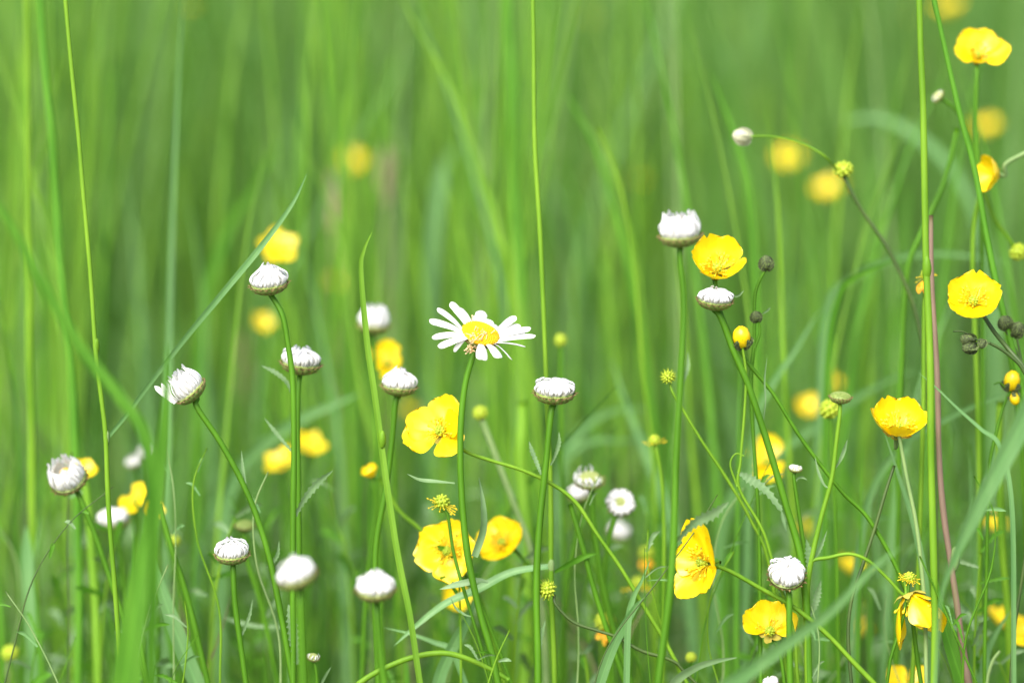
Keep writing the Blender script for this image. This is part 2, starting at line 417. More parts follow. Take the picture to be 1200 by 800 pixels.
# ================================================================== setting
mb = MB(); g = []
N = 60
def gh(x, y): return .0
xs = np.linspace(-1, 1, N + 1); xs = np.sign(xs) * (np.abs(xs) ** 3) * 220
vs = []; fs = []
for j in range(N + 1):
    for i in range(N + 1):
        x, y = xs[i], xs[j] + 3; r = math.hypot(x, y)
        vs.append(Vector((x, y, 0 if r < 12 else .5 * noise.noise(Vector((x, y, 0)) * .03) * min(1, (r - 12) / 40))))
for j in range(N):
    for i in range(N): b = j * (N + 1) + i; fs.append((b, b + 1, b + N + 2, b + N + 1))
mb.add(vs, fs); go = mb.build("ground", M['soil']); go['kind'] = 'structure'

def mass(name, label, n, yr, hr, wr, matk, seg=6, lean=.28, xk=.30, x0=.5, ypow=1.0, droop=.25, seed=1, curly=0):
    rs = np.random.RandomState(seed)
    u = rs.rand(n) ** ypow; y = yr[0] + (yr[1] - yr[0]) * u; x = (rs.rand(n) * 2 - 1) * (x0 + xk * y)
    # clumps: pull roots towards tuft centres
    h = hr[0] + (hr[1] - hr[0]) * rs.beta(2, 2, n); wd = wr[0] + (wr[1] - wr[0]) * rs.rand(n) ** 1.5
    cl = .5 + .5 * np.sin(x * 9 + 3 * np.sin(y * 4)) * np.cos(y * 7 + x * 3); h *= .86 + .16 * cl
    la = rs.rand(n) * 6.283; lm = np.abs(rs.randn(n)) * lean * h * .5
    lx, ly = np.cos(la) * lm, np.sin(la) * lm
    fa = rs.rand(n) * 3.1416; fx, fy = np.cos(fa), np.sin(fa)
    V_ = np.zeros((n, seg + 1, 2, 3), np.float32); dr = rs.rand(n) ** 3 * droop
    for i in range(seg + 1):
        t = i / seg; b = t ** 1.9
        cx = x + lx * b + curly * .05 * np.sin(t * 5 + la); cy = y + ly * b
        cx = cx + np.cos(la) * dr * h * t ** 3; cy = cy + np.sin(la) * dr * h * t ** 3
        cz = h * (t - .9 * dr * t ** 4)
        ww = wd * .5 * min(1, (1.02 - t) / .45) ** .8 * (1 if t > .1 else .7)
        V_[:, i, 0] = np.stack([cx - fx * ww, cy - fy * ww, cz], 1); V_[:, i, 1] = np.stack([cx + fx * ww, cy + fy * ww, cz], 1)
    F = np.zeros((n, seg, 4), np.int32); base = (np.arange(n) * (seg + 1) * 2)[:, None]
    s = (np.arange(seg) * 2)[None]
    F[:, :, 0] = base + s; F[:, :, 1] = base + s + 1; F[:, :, 2] = base + s + 3; F[:, :, 3] = base + s + 2
    me = bpy.data.meshes.new(name); nvv = n * (seg + 1) * 2; nf = n * seg
    me.vertices.add(nvv); me.vertices.foreach_set("co", V_.ravel()); me.loops.add(nf * 4); me.loops.foreach_set("vertex_index", F.ravel())
    me.polygons.add(nf); me.polygons.foreach_set("loop_start", np.arange(nf) * 4)
    me.polygons.foreach_set("use_smooth", np.ones(nf, bool)); me.update(calc_edges=True)
    me.materials.append(M[matk]); o = bpy.data.objects.new(name, me); C.objects.link(o)
    o['kind'] = 'stuff'; o['label'] = label; o['category'] = 'grass'; return o
mass("meadow_grass", "dense blurred tall meadow grass filling the background", 30000, (2.1, 8.0), (.50, 1.0), (.002, .0065), 'mass', ypow=1.1, lean=.42, seed=3)
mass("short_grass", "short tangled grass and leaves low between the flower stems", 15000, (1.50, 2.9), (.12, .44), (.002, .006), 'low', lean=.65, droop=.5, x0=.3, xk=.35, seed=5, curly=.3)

# ================================================================== oxeye daisies
def bud(label, c, w_, dd, axis, stempts, mode='closed', sw=(7, 9), leaves=(), n=24, gap=None, seed=0, zs=1.0, m='stem', cat='daisy bud', dm='disc',
        group='half closed oxeye daisy heads', name='oxeye_daisy_bud', disc=None, iz=1.0, off=.2, ground=True, node=None, wob=.1):
    ax = V(*axis); R_ = w_ / 2.12 * sc(dd); pos = P(c[0], c[1], dd) - ax * (off * R_)
    root = thing(name, label, cat, base_of(stempts, dd), group)
    stem(root, stempts, dd, sw[0], sw[1], m, top=pos - ax * R_ * .5 * iz, node=node, wob=wob)
    bud_head(root, pos, R_, ax, mode, n, gap, seed=seed, zs=zs, inv_z=iz)
    if disc: floret_disc(root, pos + ax * R_ * disc[1], R_ * disc[0], ax, disc[2], dm=dm)
    for lf in leaves:
        leafp(root, lf[0], dd if len(lf) < 4 else lf[3], lf[1], 'leaf', lf[2] if len(lf) > 2 else 1, tipk=.3)
    return root, pos, R_, ax

bud("white oxeye bud with a pointed top, highest on the left, beside the leaning blade", (315, 330), 46, 0, (-.10, .93, .30),
    [(330, 368), (337, 402), (344, 450), (345, 520), (343, 600), (344, 700), (345, 800)], 'peak', (7, 9.5), seed=1, n=30,
    leaves=[([(390, 551), (372, 566), (356, 586), (345, 606)], 9)])
bud("round white oxeye bud just below right of the pointed one, sharing its stem line", (353, 423), 48, .03, (.10, .97, .22),
    [(350, 455), (349, 520), (350, 610), (354, 700), (358, 800)], 'flat', (7, 9), seed=2, n=28, zs=1.35,
    leaves=[([(306, 428), (322, 436), (336, 448), (344, 466)], 6), ([(310, 490), (322, 505), (334, 520), (345, 532)], 5), ([(338, 708), (342, 730), (345, 755), (348, 778)], 13, 1, 0)])
r_, pos, R_, ax = bud("tilted spiky white oxeye bud facing up left behind the blurred blade", (220, 454), 42, 0, (-.62, .74, .25),
    [(232, 478), (262, 525), (293, 588), (316, 655), (332, 730), (345, 800)], 'brush', (7.5, 9), seed=3, n=26, zs=.85, off=.35,
    leaves=[([(283, 528), (284, 545), (286, 556), (288, 566)], 4), ([(327, 634), (325, 650), (318, 660), (312, 664)], 5)])
# two loose petals sticking out to the left
for q in [[(181, 452), (190, 460), (203, 470)], [(189, 449), (196, 460), (206, 472)]]:
    mb = MB(); ribbon(mb, pp(q, 0), 6 * PX, .2, 1, (.2, .3), .2); mb.build("petal", M['white'], r_, r_.location)
bud("open white oxeye bud at the far left with a ragged crown and yellow centre", (80, 560), 46, .05, (-.30, .70, .62),
    [(93, 582), (112, 625), (128, 670), (142, 712), (160, 760), (172, 800)], 'brush', (7, 8), seed=4, n=30, disc=(.26, .7, .5), zs=.80)
bud("small blurred white bud behind the wide foreground blade on the left", (133, 609), 37, .12, (-.12, .93, .3),
    [(139, 635), (146, 690), (158, 745), (172, 800)], 'closed', (6, 7), seed=5)
bud("small pale bud above the small blurred bud, left of the wide blade", (157, 541), 20, .20, (-.3, .85, .4),
    [(160, 553), (164, 620), (166, 700), (168, 800)], 'brush', (4, 5), seed=6, n=16, zs=.6)
bud("tiny white bud touching the left edge of the wide foreground blade", (170, 530), 17, .22, (.2, .8, .5),
    [(172, 542), (176, 620), (180, 700), (184, 800)], 'brush', (4, 5), seed=7, n=16, zs=.6)
bud("sharp small white bud with a green ribbed cup, low on the left", (272, 647), 41, .0, (-.05, .95, .28),
    [(273, 668), (276, 710), (283, 755), (290, 800)], 'closed', (7, 8.5), seed=8, n=24,
    leaves=[([(296, 702), (292, 722), (284, 742), (279, 752)], 4)])
bud("small flat greenish oxeye disc without petals, behind the sharp small bud", (287, 615), 24, .09, (.0, .95, .3),
    [(287, 628), (291, 660), (303, 700), (318, 760), (326, 800)], 'flat', (6, 8), seed=9, n=0, disc=(.97, .04, .46), iz=1.15, dm='bract', off=.1,
    leaves=[([(330, 694), (320, 708), (313, 720), (309, 730)], 6, 0), ([(262, 722), (280, 729), (300, 733), (330, 735)], 6, 1)])
bud("blurred round white bud tilted left in front of the tall bud stems", (348, 673), 48, -.105, (-.30, .86, .32),
    [(352, 708), (353, 740), (356, 800)], 'peak', (9, 10), seed=10, n=26, zs=1.02)
bud("blurred round white bud low in front, left of the long arching stem", (440, 688), 47, -.075, (-.05, .93, .35),
    [(443, 722), (447, 760), (452, 800)], 'peak', (9, 11), seed=11, n=26, zs=1.0)
bud("ragged upright white bud behind the tall grass blade, left of the open daisy", (438, 379), 38, .12, (.05, .95, .2),
    [(438, 400), (441, 470), (444, 560), (446, 660), (448, 800)], 'brush', (6, 7), seed=12, n=22, zs=.85)
bud("white bud with upright petals in front of a blurred yellow buttercup", (468, 450), 42, .035, (.06, .96, .2),
    [(464, 472), (459, 520), (450, 580), (440, 640), (440, 720), (443, 800)], 'peak', (7.5, 9), seed=13, n=26)
bud("broad white bud with brown rimmed cup on the tall grass culm right of the daisy", (650, 457), 49, .008, (.02, .95, .28),
    [(646, 485), (641, 530), (634, 600), (630, 680), (629, 800)], 'flat', (8, 11), seed=14, n=30, zs=1.2,
    leaves=[([(620, 517), (624, 530), (630, 545), (634, 556)], 6), ([(655, 506), (655, 520), (650, 535), (645, 545)], 5),
            ([(515, 690), (538, 684), (560, 680), (572, 682)], 8, 0), ([(639, 727), (634, 745), (632, 765), (631, 785)], 6)])
bud("largest blurred white bud at top right, left of the glossy buttercup", (797, 273), 50, -.05, (-.08, .95, .25),
    [(799, 298), (803, 350), (798, 430), (793, 520), (789, 600), (783, 700), (773, 800)], 'brush', (8, 12), seed=15, n=30, zs=.72,
    leaves=[([(854, 588), (835, 602), (812, 614), (793, 634)], 14, 1, -.03), ([(806, 412), (806, 430), (800, 448), (796, 464)], 5)])
bud("sharp flat white bud with ribbed green cup just below the glossy buttercup", (838, 349), 43, .0, (.06, .95, .30),
    [(844, 372), (858, 410), (878, 455), (900, 520), (922, 600), (938, 660), (946, 730), (948, 800)], 'flat', (8, 11), seed=16, n=30, zs=1.15,
    leaves=[([(899, 418), (896, 445), (897, 470), (894, 497)], 2.2, 0), ([(864, 553), (880, 562), (898, 575), (916, 598)], 12), ([(872, 340), (866, 346), (860, 347), (856, 345)], 3, 0), ([(916, 598), (917, 606), (919, 613), (921, 622)], 5)])
bud("sharp white bud with brown edged cup beside the arching stem at lower right", (922, 672), 45, -.01, (.0, .72, .66),
    [(924, 700), (925, 740), (926, 800)], 'closed', (8, 9), seed=17, n=28)
bud("small open head with yellowish centre, highest of the small group right of centre", (691, 561), 36, .07, (-.05, .86, .45),
    [(693, 578), (696, 620), (706, 680), (720, 740), (738, 800)], 'ragged', (8, 10), seed=18, n=15, gap=[(20, 50)], disc=(.7, .3, .4), zs=.55, dm='greendisc', iz=.8)
bud("small white bud tucked lower left of the small yellowish head", (679, 577), 28, .10, (-.2, .8, .5),
    [(681, 590), (676, 630), (664, 690), (655, 800)], 'closed', (7, 9), seed=19, n=20)
bud("small round white head facing the viewer with a green eye", (727, 589), 33, .08, (.05, .35, .9),
    [(722, 602), (712, 640), (708, 700), (712, 800)], 'ring', (6, 8), seed=20, n=22, disc=(.45, .35, .4), dm='greendisc')
bud("blurred pale head below the green eyed white head", (725, 622), 26, .22, (.2, .7, .6),
    [(722, 636), (716, 700), (716, 800)], 'closed', (5, 7), seed=21, n=18)
bud("flat striped green disc on a forked stem, left of the cup shaped buttercup", (985, 465), 27, .0, (.05, .96, .22),
    [(984, 482), (980, 515), (974, 560), (960, 610), (948, 665), (945, 710), (946, 800)], 'flat', (5, 9), seed=22, n=0, disc=(.97, .04, .46), iz=1.15, dm='bract', off=.05, m='stem2',
    leaves=[([(993, 515), (989, 528), (984, 540), (979, 548)], 5, 0), ([(955, 535), (959, 553), (966, 568), (973, 572)], 3.5, 0), ([(969, 622), (962, 640), (956, 652), (950, 662)], 5, 1),
            ([(945, 632), (948, 650), (948, 668), (946, 690)], 10, 1), ([(962, 680), (958, 696), (954, 712), (948, 722)], 9, 1)])
bud("tiny whitish green bud on a thin stem above the white bud at lower right", (932, 548), 16, .01, (.1, .9, .4),
    [(930, 560), (933, 585), (938, 620), (946, 680), (950, 800)], 'closed', (4.5, 7), seed=23, n=14, disc=(.7, .25, .3), zs=.6, dm='greendisc',
    leaves=[([(946, 562), (940, 559), (934, 561), (930, 570)], 3, 0)])
bud("white bud only just showing at the bottom edge", (903, 800), 20, .0, (-.1, .9, .4),
    [(904, 812), (905, 840), (906, 880)], 'closed', (5, 6), seed=24, n=18)
bud("tiny withered cream bud near the bottom edge on the left", (367, 769), 16, .02, (.2, .9, .4),
    [(370, 779), (372, 800), (373, 840)], 'brush', (4, 5), seed=25, n=8, gap=[(90, 80)], zs=.5, disc=(.8, .2, .5), dm='greendisc',
    leaves=[([(388, 781), (382, 790), (377, 800), (373, 812)], 3.5, 0)])
bud("small blurred bud beneath the topmost buttercup at the right", (1099, 113), 17, .09, (-.75, .55, .2),
    [(1107, 118), (1125, 135), (1140, 175), (1150, 260), (1152, 400), (1150, 600), (1150, 800)], 'closed', (4, 8), seed=26, n=8, zs=.7, disc=(.9, .1, .7), dm='greendisc')

# ---- the open daisy
root = thing("oxeye_daisy", "fully open white daisy with yellow disc, the sharp flower at the centre", "daisy", base_of([(540, 640), (570, 760), (577, 800)], 0))
dax = V(.27, .80, .50); dc = P(563, 391, 0); DR = 23 * PX
dstem = [(553, 424), (545, 460), (540, 510), (540, 570), (547, 640), (562, 715), (575, 765), (582, 800)]
stem(root, dstem, 0, 8, 11, 'stem', top=dc - dax * DR * .45, wob=.1)
inv = link_mesh("involucre", INV, root, child_matrix(root, dc - dax * DR * .22, dax, 0, DR * .95) @ Matrix.Diagonal((1, 1, .62, 1)))
floret_disc(root, dc, DR, dax, .30)
def zq(X, Y): return (490 + X / 8, 340 + Y / 8)
def on_disc(px, py):
    q = P(px, py, 0); d = (q - CAM).normalized(); t = (dc - CAM).dot(dax) / d.dot(dax); return CAM + d * t
PET = [((470, 345), (312, 108), 82), ((500, 335), (375, 160), 80), ((410, 365), (182, 166), 66), ((400, 400), (106, 275), 84), ((405, 432), (130, 440), 52),
       ((425, 450), (184, 525), 74), ((450, 440), (332, 570), 42), ((560, 335), (605, 193), 92), ((530, 335), (517, 240), 36), ((640, 352), (672, 275), 88),
       ((690, 375), (720, 320), 70), ((725, 400), (915, 243), 62), ((750, 425), (955, 325), 84), ((760, 440), (1055, 352), 66), ((765, 460), (1000, 395), 80),
       ((755, 490), (1100, 424), 58), ((735, 505), (1008, 528), 46), ((592, 515), (600, 650), 88), ((655, 505), (765, 632), 76), ((710, 500), (880, 652), 34)]
for k, (b, t, w_) in enumerate(PET):
    B = on_disc(*zq(*b)); B = dc + (B - dc) * min(1, DR * .98 / max(1e-6, (B - dc).length)); tp = zq(*t)
    T0 = P(tp[0], tp[1], 0); ib = Vector((RT.dot(B), UP.dot(B))); it = Vector((RT.dot(T0), UP.dot(T0))); il = (it - ib).length
    L_ = (36 if k not in (8, 9, 10, 6) else 18) * PX; dz = math.sqrt(max(0, L_ * L_ - il * il))
    rad = (B - dc).normalized(); sgn = 1 if FW.dot(rad) > -.1 else -1
    Bd = FW.dot(B - CAM) - D
    T = P(tp[0], tp[1], Bd + sgn * dz * .8)
    out = rad; ln = (T - B).length
    m1 = B + (T - B) * .3 + dax * ln * .07; m2 = B + (T - B) * .68 + dax * ln * .06
    pts = [T, m2, m1, B - rad * DR * .06]
    sp = spline(pts, 6); N = len(sp); vs = []; fs = []; tgv = (T - B).normalized()
    wdir = tgv.cross(dax).normalized()
    if k in (4, 16, 19, 6, 8): wdir = (wdir * .8 + dax * .6).normalized()
    nn = wdir.cross(tgv).normalized(); W = w_ / 8 * PX * 1.22
    for i, p in enumerate(sp):
        t_ = 1 - i / (N - 1)          # 0 base, 1 tip
        wd = W * .5 * (.42 + .62 * min(1, t_ * 1.7) ** .8) * (1 if t_ < .80 else math.sqrt(max(0.05, 1 - ((t_ - .80) / .205) ** 2)))
        for c_ in range(7):
            u = c_ / 6 * 2 - 1
            vs.append(p + wdir * (u * wd) + nn * (-.22 * wd * u * u + 0.11 * wd * math.cos(u * 9.5)))
    for i in range(N - 1):
        for c_ in range(6): q = i * 7 + c_; fs.append((q, q + 1, q + 8, q + 7))
    mb = MB(); mb.add(vs, fs); mb.build("petal", M['white'], root, root.location)
mb = MB(); rng = random.Random(4)
for k in range(46):      # withered florets spilling over the near left edge of the disc
    t = rng.random(); X = 500 + rng.gauss(0, 48) + 60 * (1 - t); Y = 405 + t * 165 + rng.gauss(0, 12)
    if Y < 500: X += 40 * rng.random()
    else: X = 490 + rng.gauss(0, 24)
    q = on_disc(*zq(X, min(Y, 520))); q = q + dax * DR * .26 - FW * .0008
    if Y > 520: q = P(*zq(X, Y), -.0075 + rng.uniform(-.001, .001))
    d = Vector((rng.gauss(0, 1), -abs(rng.gauss(0, 1)), rng.gauss(-.3, 1))).normalized()
    tube(mb, [q - d * .0007, q + d * .0003, q + d * .0013], .00022, .00016, 5, 0, 2); ball(mb, q + d * .0014, .00034, 0, 1.3, 6, 4, axis=d)
for q in [zq(515, 245), zq(508, 240)]:
    p = P(*q, .004); tube(mb, [p - UP * .002, p], .0002, .0002, 5, 0, 2); ball(mb, p, .0004, 0)
mb.build("withered_florets", M['tan'], root, root.location)
for q, w_, tt in [([(477, 555), (492, 562), (512, 564), (533, 566)], 6, 0), ([(528, 700), (534, 712), (545, 720), (552, 722)], 4, 0), ([(640, 699), (625, 700), (604, 703), (572, 727)], 2, 0)][:2]:
    leafp(root, q, 0, w_, 'leaf', tt, tw=(.9, .9))
leafp(root, [(561, 558), (566, 590), (566, 620), (556, 652)], -.004, 12, 'leaf', 0, tw=(.9, .4), tipk=.7, basek=.7)

# ================================================================== buttercups
def bcup(label, c, L, dd, axis, stempts, th=(82, 38), petals=None, sw=(4, 6), m='stem', half=.57, spin=0, seed=0, sm=True, leaves=(), cat='buttercup', matk='yellow',
         group='yellow buttercups in the meadow', name='buttercup', n=42, sep=True, down=False, notch=.05, off=.35, node=None, extra=None, top=True, ground=True, sepmat='sepal'):
    ax = V(*axis); R_ = L * sc(dd); pos = P(c[0], c[1], dd) - ax * off * R_
    root = thing(name, label, cat, base_of(stempts, dd), group)
    stem(root, stempts, dd, sw[0], sw[1], m, top=(pos if top else None), back=pos - ax * R_ * .42, node=node, ground=ground)
    buttercup_head(root, pos, R_, ax, th, petals, half, spin, seed, sm, matk, sep, n, notch, down, sepmat)
    for lf in leaves: leafp(root, lf[0], dd if len(lf) < 4 else lf[3], lf[1], 'leaf', lf[2] if len(lf) > 2 else 0)
    return root, pos, R_, ax
bcup("glossy cup shaped buttercup touching the largest white bud at top right", (842, 306), 43, .012, (.05, .72, .70),
     [(838, 330), (842, 372), (856, 402)][:1] + [(846, 372), (872, 420), (905, 460), (940, 515), (985, 575), (1020, 612), (1060, 690), (1080, 800)], petals=[(62, 78, 12, 1.05), (116, 78, 12, 1.08), (182, 76, 24, .98), (252, 78, 34, .86), (-28, 78, 22, 1.0)], seed=1, sw=(4, 7), off=.42, half=.53, notch=.09)
bcup("buttercup facing the viewer on the right, above the dark bud cluster", (1141, 347), 38, 0, (-.12, .50, .82),
     [(1151, 366, .018), (1166, 388, .012), (1182, 408, .004), (1204, 436), (1222, 480), (1228, 560), (1228, 700), (1225, 820)], (78, 34), spin=80, seed=2, sw=(5, 8), off=.42, m='dark', half=.60, notch=.08)
bcup("side view cup shaped buttercup right of the flat striped disc", (1054, 488), 46, 0, (.02, .84, .52),
     [(1052, 509), (1062, 560), (1074, 620), (1082, 700), (1086, 800)], petals=[(58, 78, 4, 1.0), (122, 78, 6, 1.0), (190, 78, 18, 1.02), (262, 78, 14, .9), (-12, 78, 22, 1.0)], seed=3, sw=(5, 6), m='pale', off=.52, half=.55, notch=.08)
bcup("pale buttercup with uneven petals behind the stem of the open daisy", (516, 505), 39, .014, (-.25, .38, .88),
     [(548, 530), (576, 540), (612, 551), (650, 569), (676, 590), (700, 625), (728, 665), (752, 705), (776, 745), (800, 790), (820, 830)], petals=[(72, 82, 58, 1.08), (158, 80, 55, 1.05), (196, 80, 58, 1.12), (-58, 82, 60, 1.02), (14, 72, 30, .9)], seed=4, sw=(4.5, 6.5), m='stem2', half=.60, off=.1, n=26)
bcup("buttercup facing the viewer under the petal less stamen tuft, behind the daisy stem", (524, 646), 37, .035, (-.10, .25, .95),
     [(540, 668), (556, 690), (575, 740), (598, 800)], petals=[(75, 82, 66, 1.0), (140, 82, 66, 1.0), (192, 82, 68, 1.02), (-78, 82, 66, 1.05), (5, 82, 60, .95)], seed=5, sw=(4, 6), half=.64, off=.05)
bcup("blurred rounded buttercup right of the daisy stem, crossed by a thin dark stem", (589, 636), 32, .07, (-.35, .45, .65),
     [(606, 648), (640, 700), (652, 800)], (82, 44), spin=20, seed=6, sw=(4, 6), half=.7, off=.1)
bcup("buttercup in profile facing left with one petal pointing straight up", (816, 658), 46, -.005, (-.80, .10, .58),
     [(840, 664), (858, 672), (890, 690), (930, 712), (968, 742), (1005, 780), (1040, 815)], petals=[(96, 84, 50, 1.15), (24, 84, 40, .9), (168, 80, 40, .9), (236, 82, 44, 1.1), (304, 84, 50, .95)], seed=7, sw=(5, 8), m='stem2', half=.55, off=.35, notch=.1)
bcup("buttercup at the bottom right seen from behind with dark ribs, below the white bud", (902, 742), 38, .012, (-.05, .55, .80),
     [(908, 752), (916, 775), (922, 830)], petals=[(18, 74, 40, 1.0), (62, 74, 40, 1.0), (104, 74, 40, 1.0), (150, 74, 44, 1.0)], seed=8, sw=(4, 6), half=.56, off=.0, n=12)
bcup("buttercup hanging with folded petals from the arching stem at lower right", (1074, 720), 50, 0, (.25, -.78, .12),
     [(1060, 696), (1040, 676), (1018, 656), (996, 648), (972, 652), (948, 660), (944, 700), (946, 760), (948, 820)], petals=[(-40, 56, 2, 1.2), (70, 56, 4, 1.0), (196, 58, 0, 1.3), (20, 80, 40, .6)], seed=9, sw=(4.5, 5), m='stem2', half=.50, off=.50, n=16)
bcup("topmost buttercup at the right with four petals showing against the grass", (1147, 60), 33, .07, (.0, .55, .78),
     [(1145, 84), (1143, 150), (1147, 210), (1151, 255), (1165, 330), (1185, 420), (1200, 560), (1210, 800)], petals=[(65, 80, 40, 1.05), (115, 80, 38, 1.05), (180, 80, 52, .9), (0, 82, 50, 1.15), (-90, 82, 40, .55)], seed=10, sw=(5, 10), half=.62, off=.35)
bcup("small buttercup in profile at the right edge with its stem going right", (1162, 204), 28, .06, (-.85, .05, .30),
     [(1178, 194), (1192, 185), (1214, 178), (1240, 200), (1250, 400), (1250, 800)], (82, 22), spin=90, seed=11, sw=(6, 7), m='pale', off=.25, sm=False)
bcup("blurred round buttercup above the pointed white bud", (326, 287), 24, .27, (.1, .5, .85), [(326, 310), (330, 400), (335, 560), (338, 800)], seed=12, spin=30, n=12, half=.42, th=(84, 60))
bcup("small blurred yellow buttercup left of the round white bud", (309, 376), 13, .42, (.3, .5, .7), [(309, 400), (312, 560), (315, 800)], seed=13, n=0, sm=False, half=.42, th=(84, 60))
bcup("blurred buttercup behind the grass at upper left of the open daisy", (411, 189), 18, .85, (.0, .6, .7), [(411, 215), (412, 400), (414, 800)], seed=14, sm=False)
bcup("blurred yellow buttercup behind the white bud left of the daisy", (454, 423), 27, .15, (.1, .5, .8), [(456, 450), (462, 560), (466, 800)], seed=15, petals=[(90, 80, 40, 1.1), (140, 80, 40, 1.0), (200, 80, 40, .7), (-70, 82, 60, 1.0), (20, 80, 40, .7)], n=12)
bcup("blurred wide buttercup low behind the left bud stems", (328, 538), 22, .24, (-.3, .7, .6), [(332, 552), (334, 640), (336, 800)], seed=16, sm=False, half=.42, th=(84, 55))
bcup("blurred buttercup right of the left bud stems, upper one of a close pair", (364, 518), 21, .26, (.3, .7, .6), [(364, 536), (362, 640), (360, 800)], seed=17, sm=False, half=.42, th=(84, 55))
bcup("blurred buttercup peeping out behind the ragged white bud at far left", (98, 550), 18, .12, (.2, .7, .6), [(99, 566), (105, 640), (113, 720), (118, 800)], seed=18, sm=False, sw=(9, 13), m='blade3')
bcup("yellow buttercup cut by the wide foreground blade on the left", (157, 584), 21, .13, (-.1, .5, .8), [(158, 600), (160, 700), (160, 800)], seed=19, petals=[(60, 80, 50, 1.1), (-120, 80, 50, 1.1), (200, 80, 50, .9), (-10, 80, 50, .6), (120, 80, 50, .5)], n=8)
bcup("small orange yellow buttercup right behind the wide foreground blade", (181, 597), 13, .13, (.3, .5, .7), [(188, 605), (200, 650), (222, 730), (240, 800)], seed=20, sm=False, sw=(6, 8))
bcup("small half open buttercup by the tall grass blade, left of the stamen tuft", (434, 553), 15, .09, (-.4, .8, .4), [(438, 565), (440, 600), (430, 680), (425, 800)], (80, 10), seed=21, sm=False, sw=(5, 7))
bcup("blurred tall narrow buttercup right of the thick stem, above lower right bud", (898, 538), 31, .16, (-.1, .5, .8), [(898, 570), (900, 660), (902, 800)], seed=22, petals=[(80, 80, 50, 1.1), (120, 80, 50, .9), (190, 80, 50, .6), (-90, 80, 50, 1.1), (-50, 80, 50, .8)], n=12)
bcup("blurred buttercup behind the flat striped disc, lower of two", (949, 476), 18, .36, (.0, .6, .7), [(949, 500), (950, 640), (952, 800)], seed=23, sm=False)
bcup("small faint buttercup above right of the blurred one by the striped disc", (974, 448), 12, .5, (.0, .6, .7), [(974, 466), (976, 640), (978, 800)], seed=24, sm=False)
bcup("faint upper right buttercup, left of a pair behind the green seed head", (924, 184), 19, .78, (-.2, .6, .7), [(924, 210), (926, 400), (930, 800)], seed=25, sm=False, half=.46)
bcup("faint wide buttercup behind the round green seed head at upper right", (970, 220), 22, .72, (-.3, .85, .4), [(970, 250), (972, 400), (975, 800)], seed=26, sm=False, half=.46)
bcup("very faint buttercup behind the stem of the topmost buttercup", (1157, 147), 19, .78, (-.3, .85, .4), [(1157, 170), (1158, 400), (1160, 800)], seed=27, sm=False, half=.46)
bcup("very faint buttercup at the top edge left of the topmost one", (1112, 8), 20, .75, (-.3, .85, .4), [(1112, 30), (1113, 400), (1114, 800)], seed=28, sm=False, half=.46)
bcup("tiny faint yellow flower at the top edge on the left", (225, 6), 9, .9, (-.3, .85, .4), [(225, 30), (225, 400), (226, 800)], seed=29, sm=False, half=.46)
bcup("blurred buttercup behind the daisy leaf below the lower buttercup pair", (535, 700), 20, .14, (.1, .5, .8), [(537, 715), (540, 760), (542, 800)], seed=30, sm=False, half=.46)
bcup("blurred two lobed buttercup at the bottom edge beside the purple culm", (1067, 800), 34, .06, (.0, .75, .6), [(1067, 830), (1068, 860), (1068, 900)], (82, 34), seed=31, n=12, petals=[(40, 80, 40, 1.0), (140, 80, 40, 1.0), (200, 80, 40, .8), (-60, 80, 40, .8), (-20, 80, 40, .8)])
bcup("blurred buttercup near the bottom right corner", (1178, 724), 26, .16, (.25, .85, .4), [(1180, 745), (1183, 780), (1185, 820)], seed=32, sm=False, half=.46)
bcup("buttercup cut by the right edge, low beside a dark stem", (1206, 740), 24, .08, (-.3, .5, .7), [(1208, 755), (1210, 780), (1212, 820)], seed=33, sm=False, half=.46)
bcup("blurred buttercup behind the arching stem at lower right", (1000, 662), 22, .26, (.25, .85, .4), [(1000, 684), (1002, 740), (1004, 800)], seed=34, sm=False, half=.46)
bcup("faint small buttercup between the thick stem and the forked stem", (946, 618), 16, .36, (.25, .85, .4), [(946, 634), (946, 700), (948, 800)], seed=35, sm=False, half=.46)
bcup("faint small buttercup low at the right, left of the wide right blade", (1165, 612), 18, .34, (.25, .85, .4), [(1165, 630), (1166, 700), (1167, 800)], seed=36, sm=False, half=.46)
bcup("faint orange yellow buttercup below the green stems near the bottom right", (1006, 735), 17, .35, (.25, .85, .4), [(1006, 750), (1007, 780), (1008, 820)], seed=37, sm=False, half=.46)
for k, (x, y, l, dd) in enumerate([(390, 330, 12, .7), (690, 20, 9, 1.1), (480, 480, 12, .6), (1010, 715, 14, .5), (1058, 15, 14, 1.1), (748, 210, 10, .9)]):
    bcup("very faint yellow speck of a distant buttercup in the grass", (x, y), l, dd, (.25, .85, .4), [(x, y + 20), (x + 2, 600), (x + 3, 820)], seed=40 + k, sm=False, half=.46, group='distant faint buttercups')

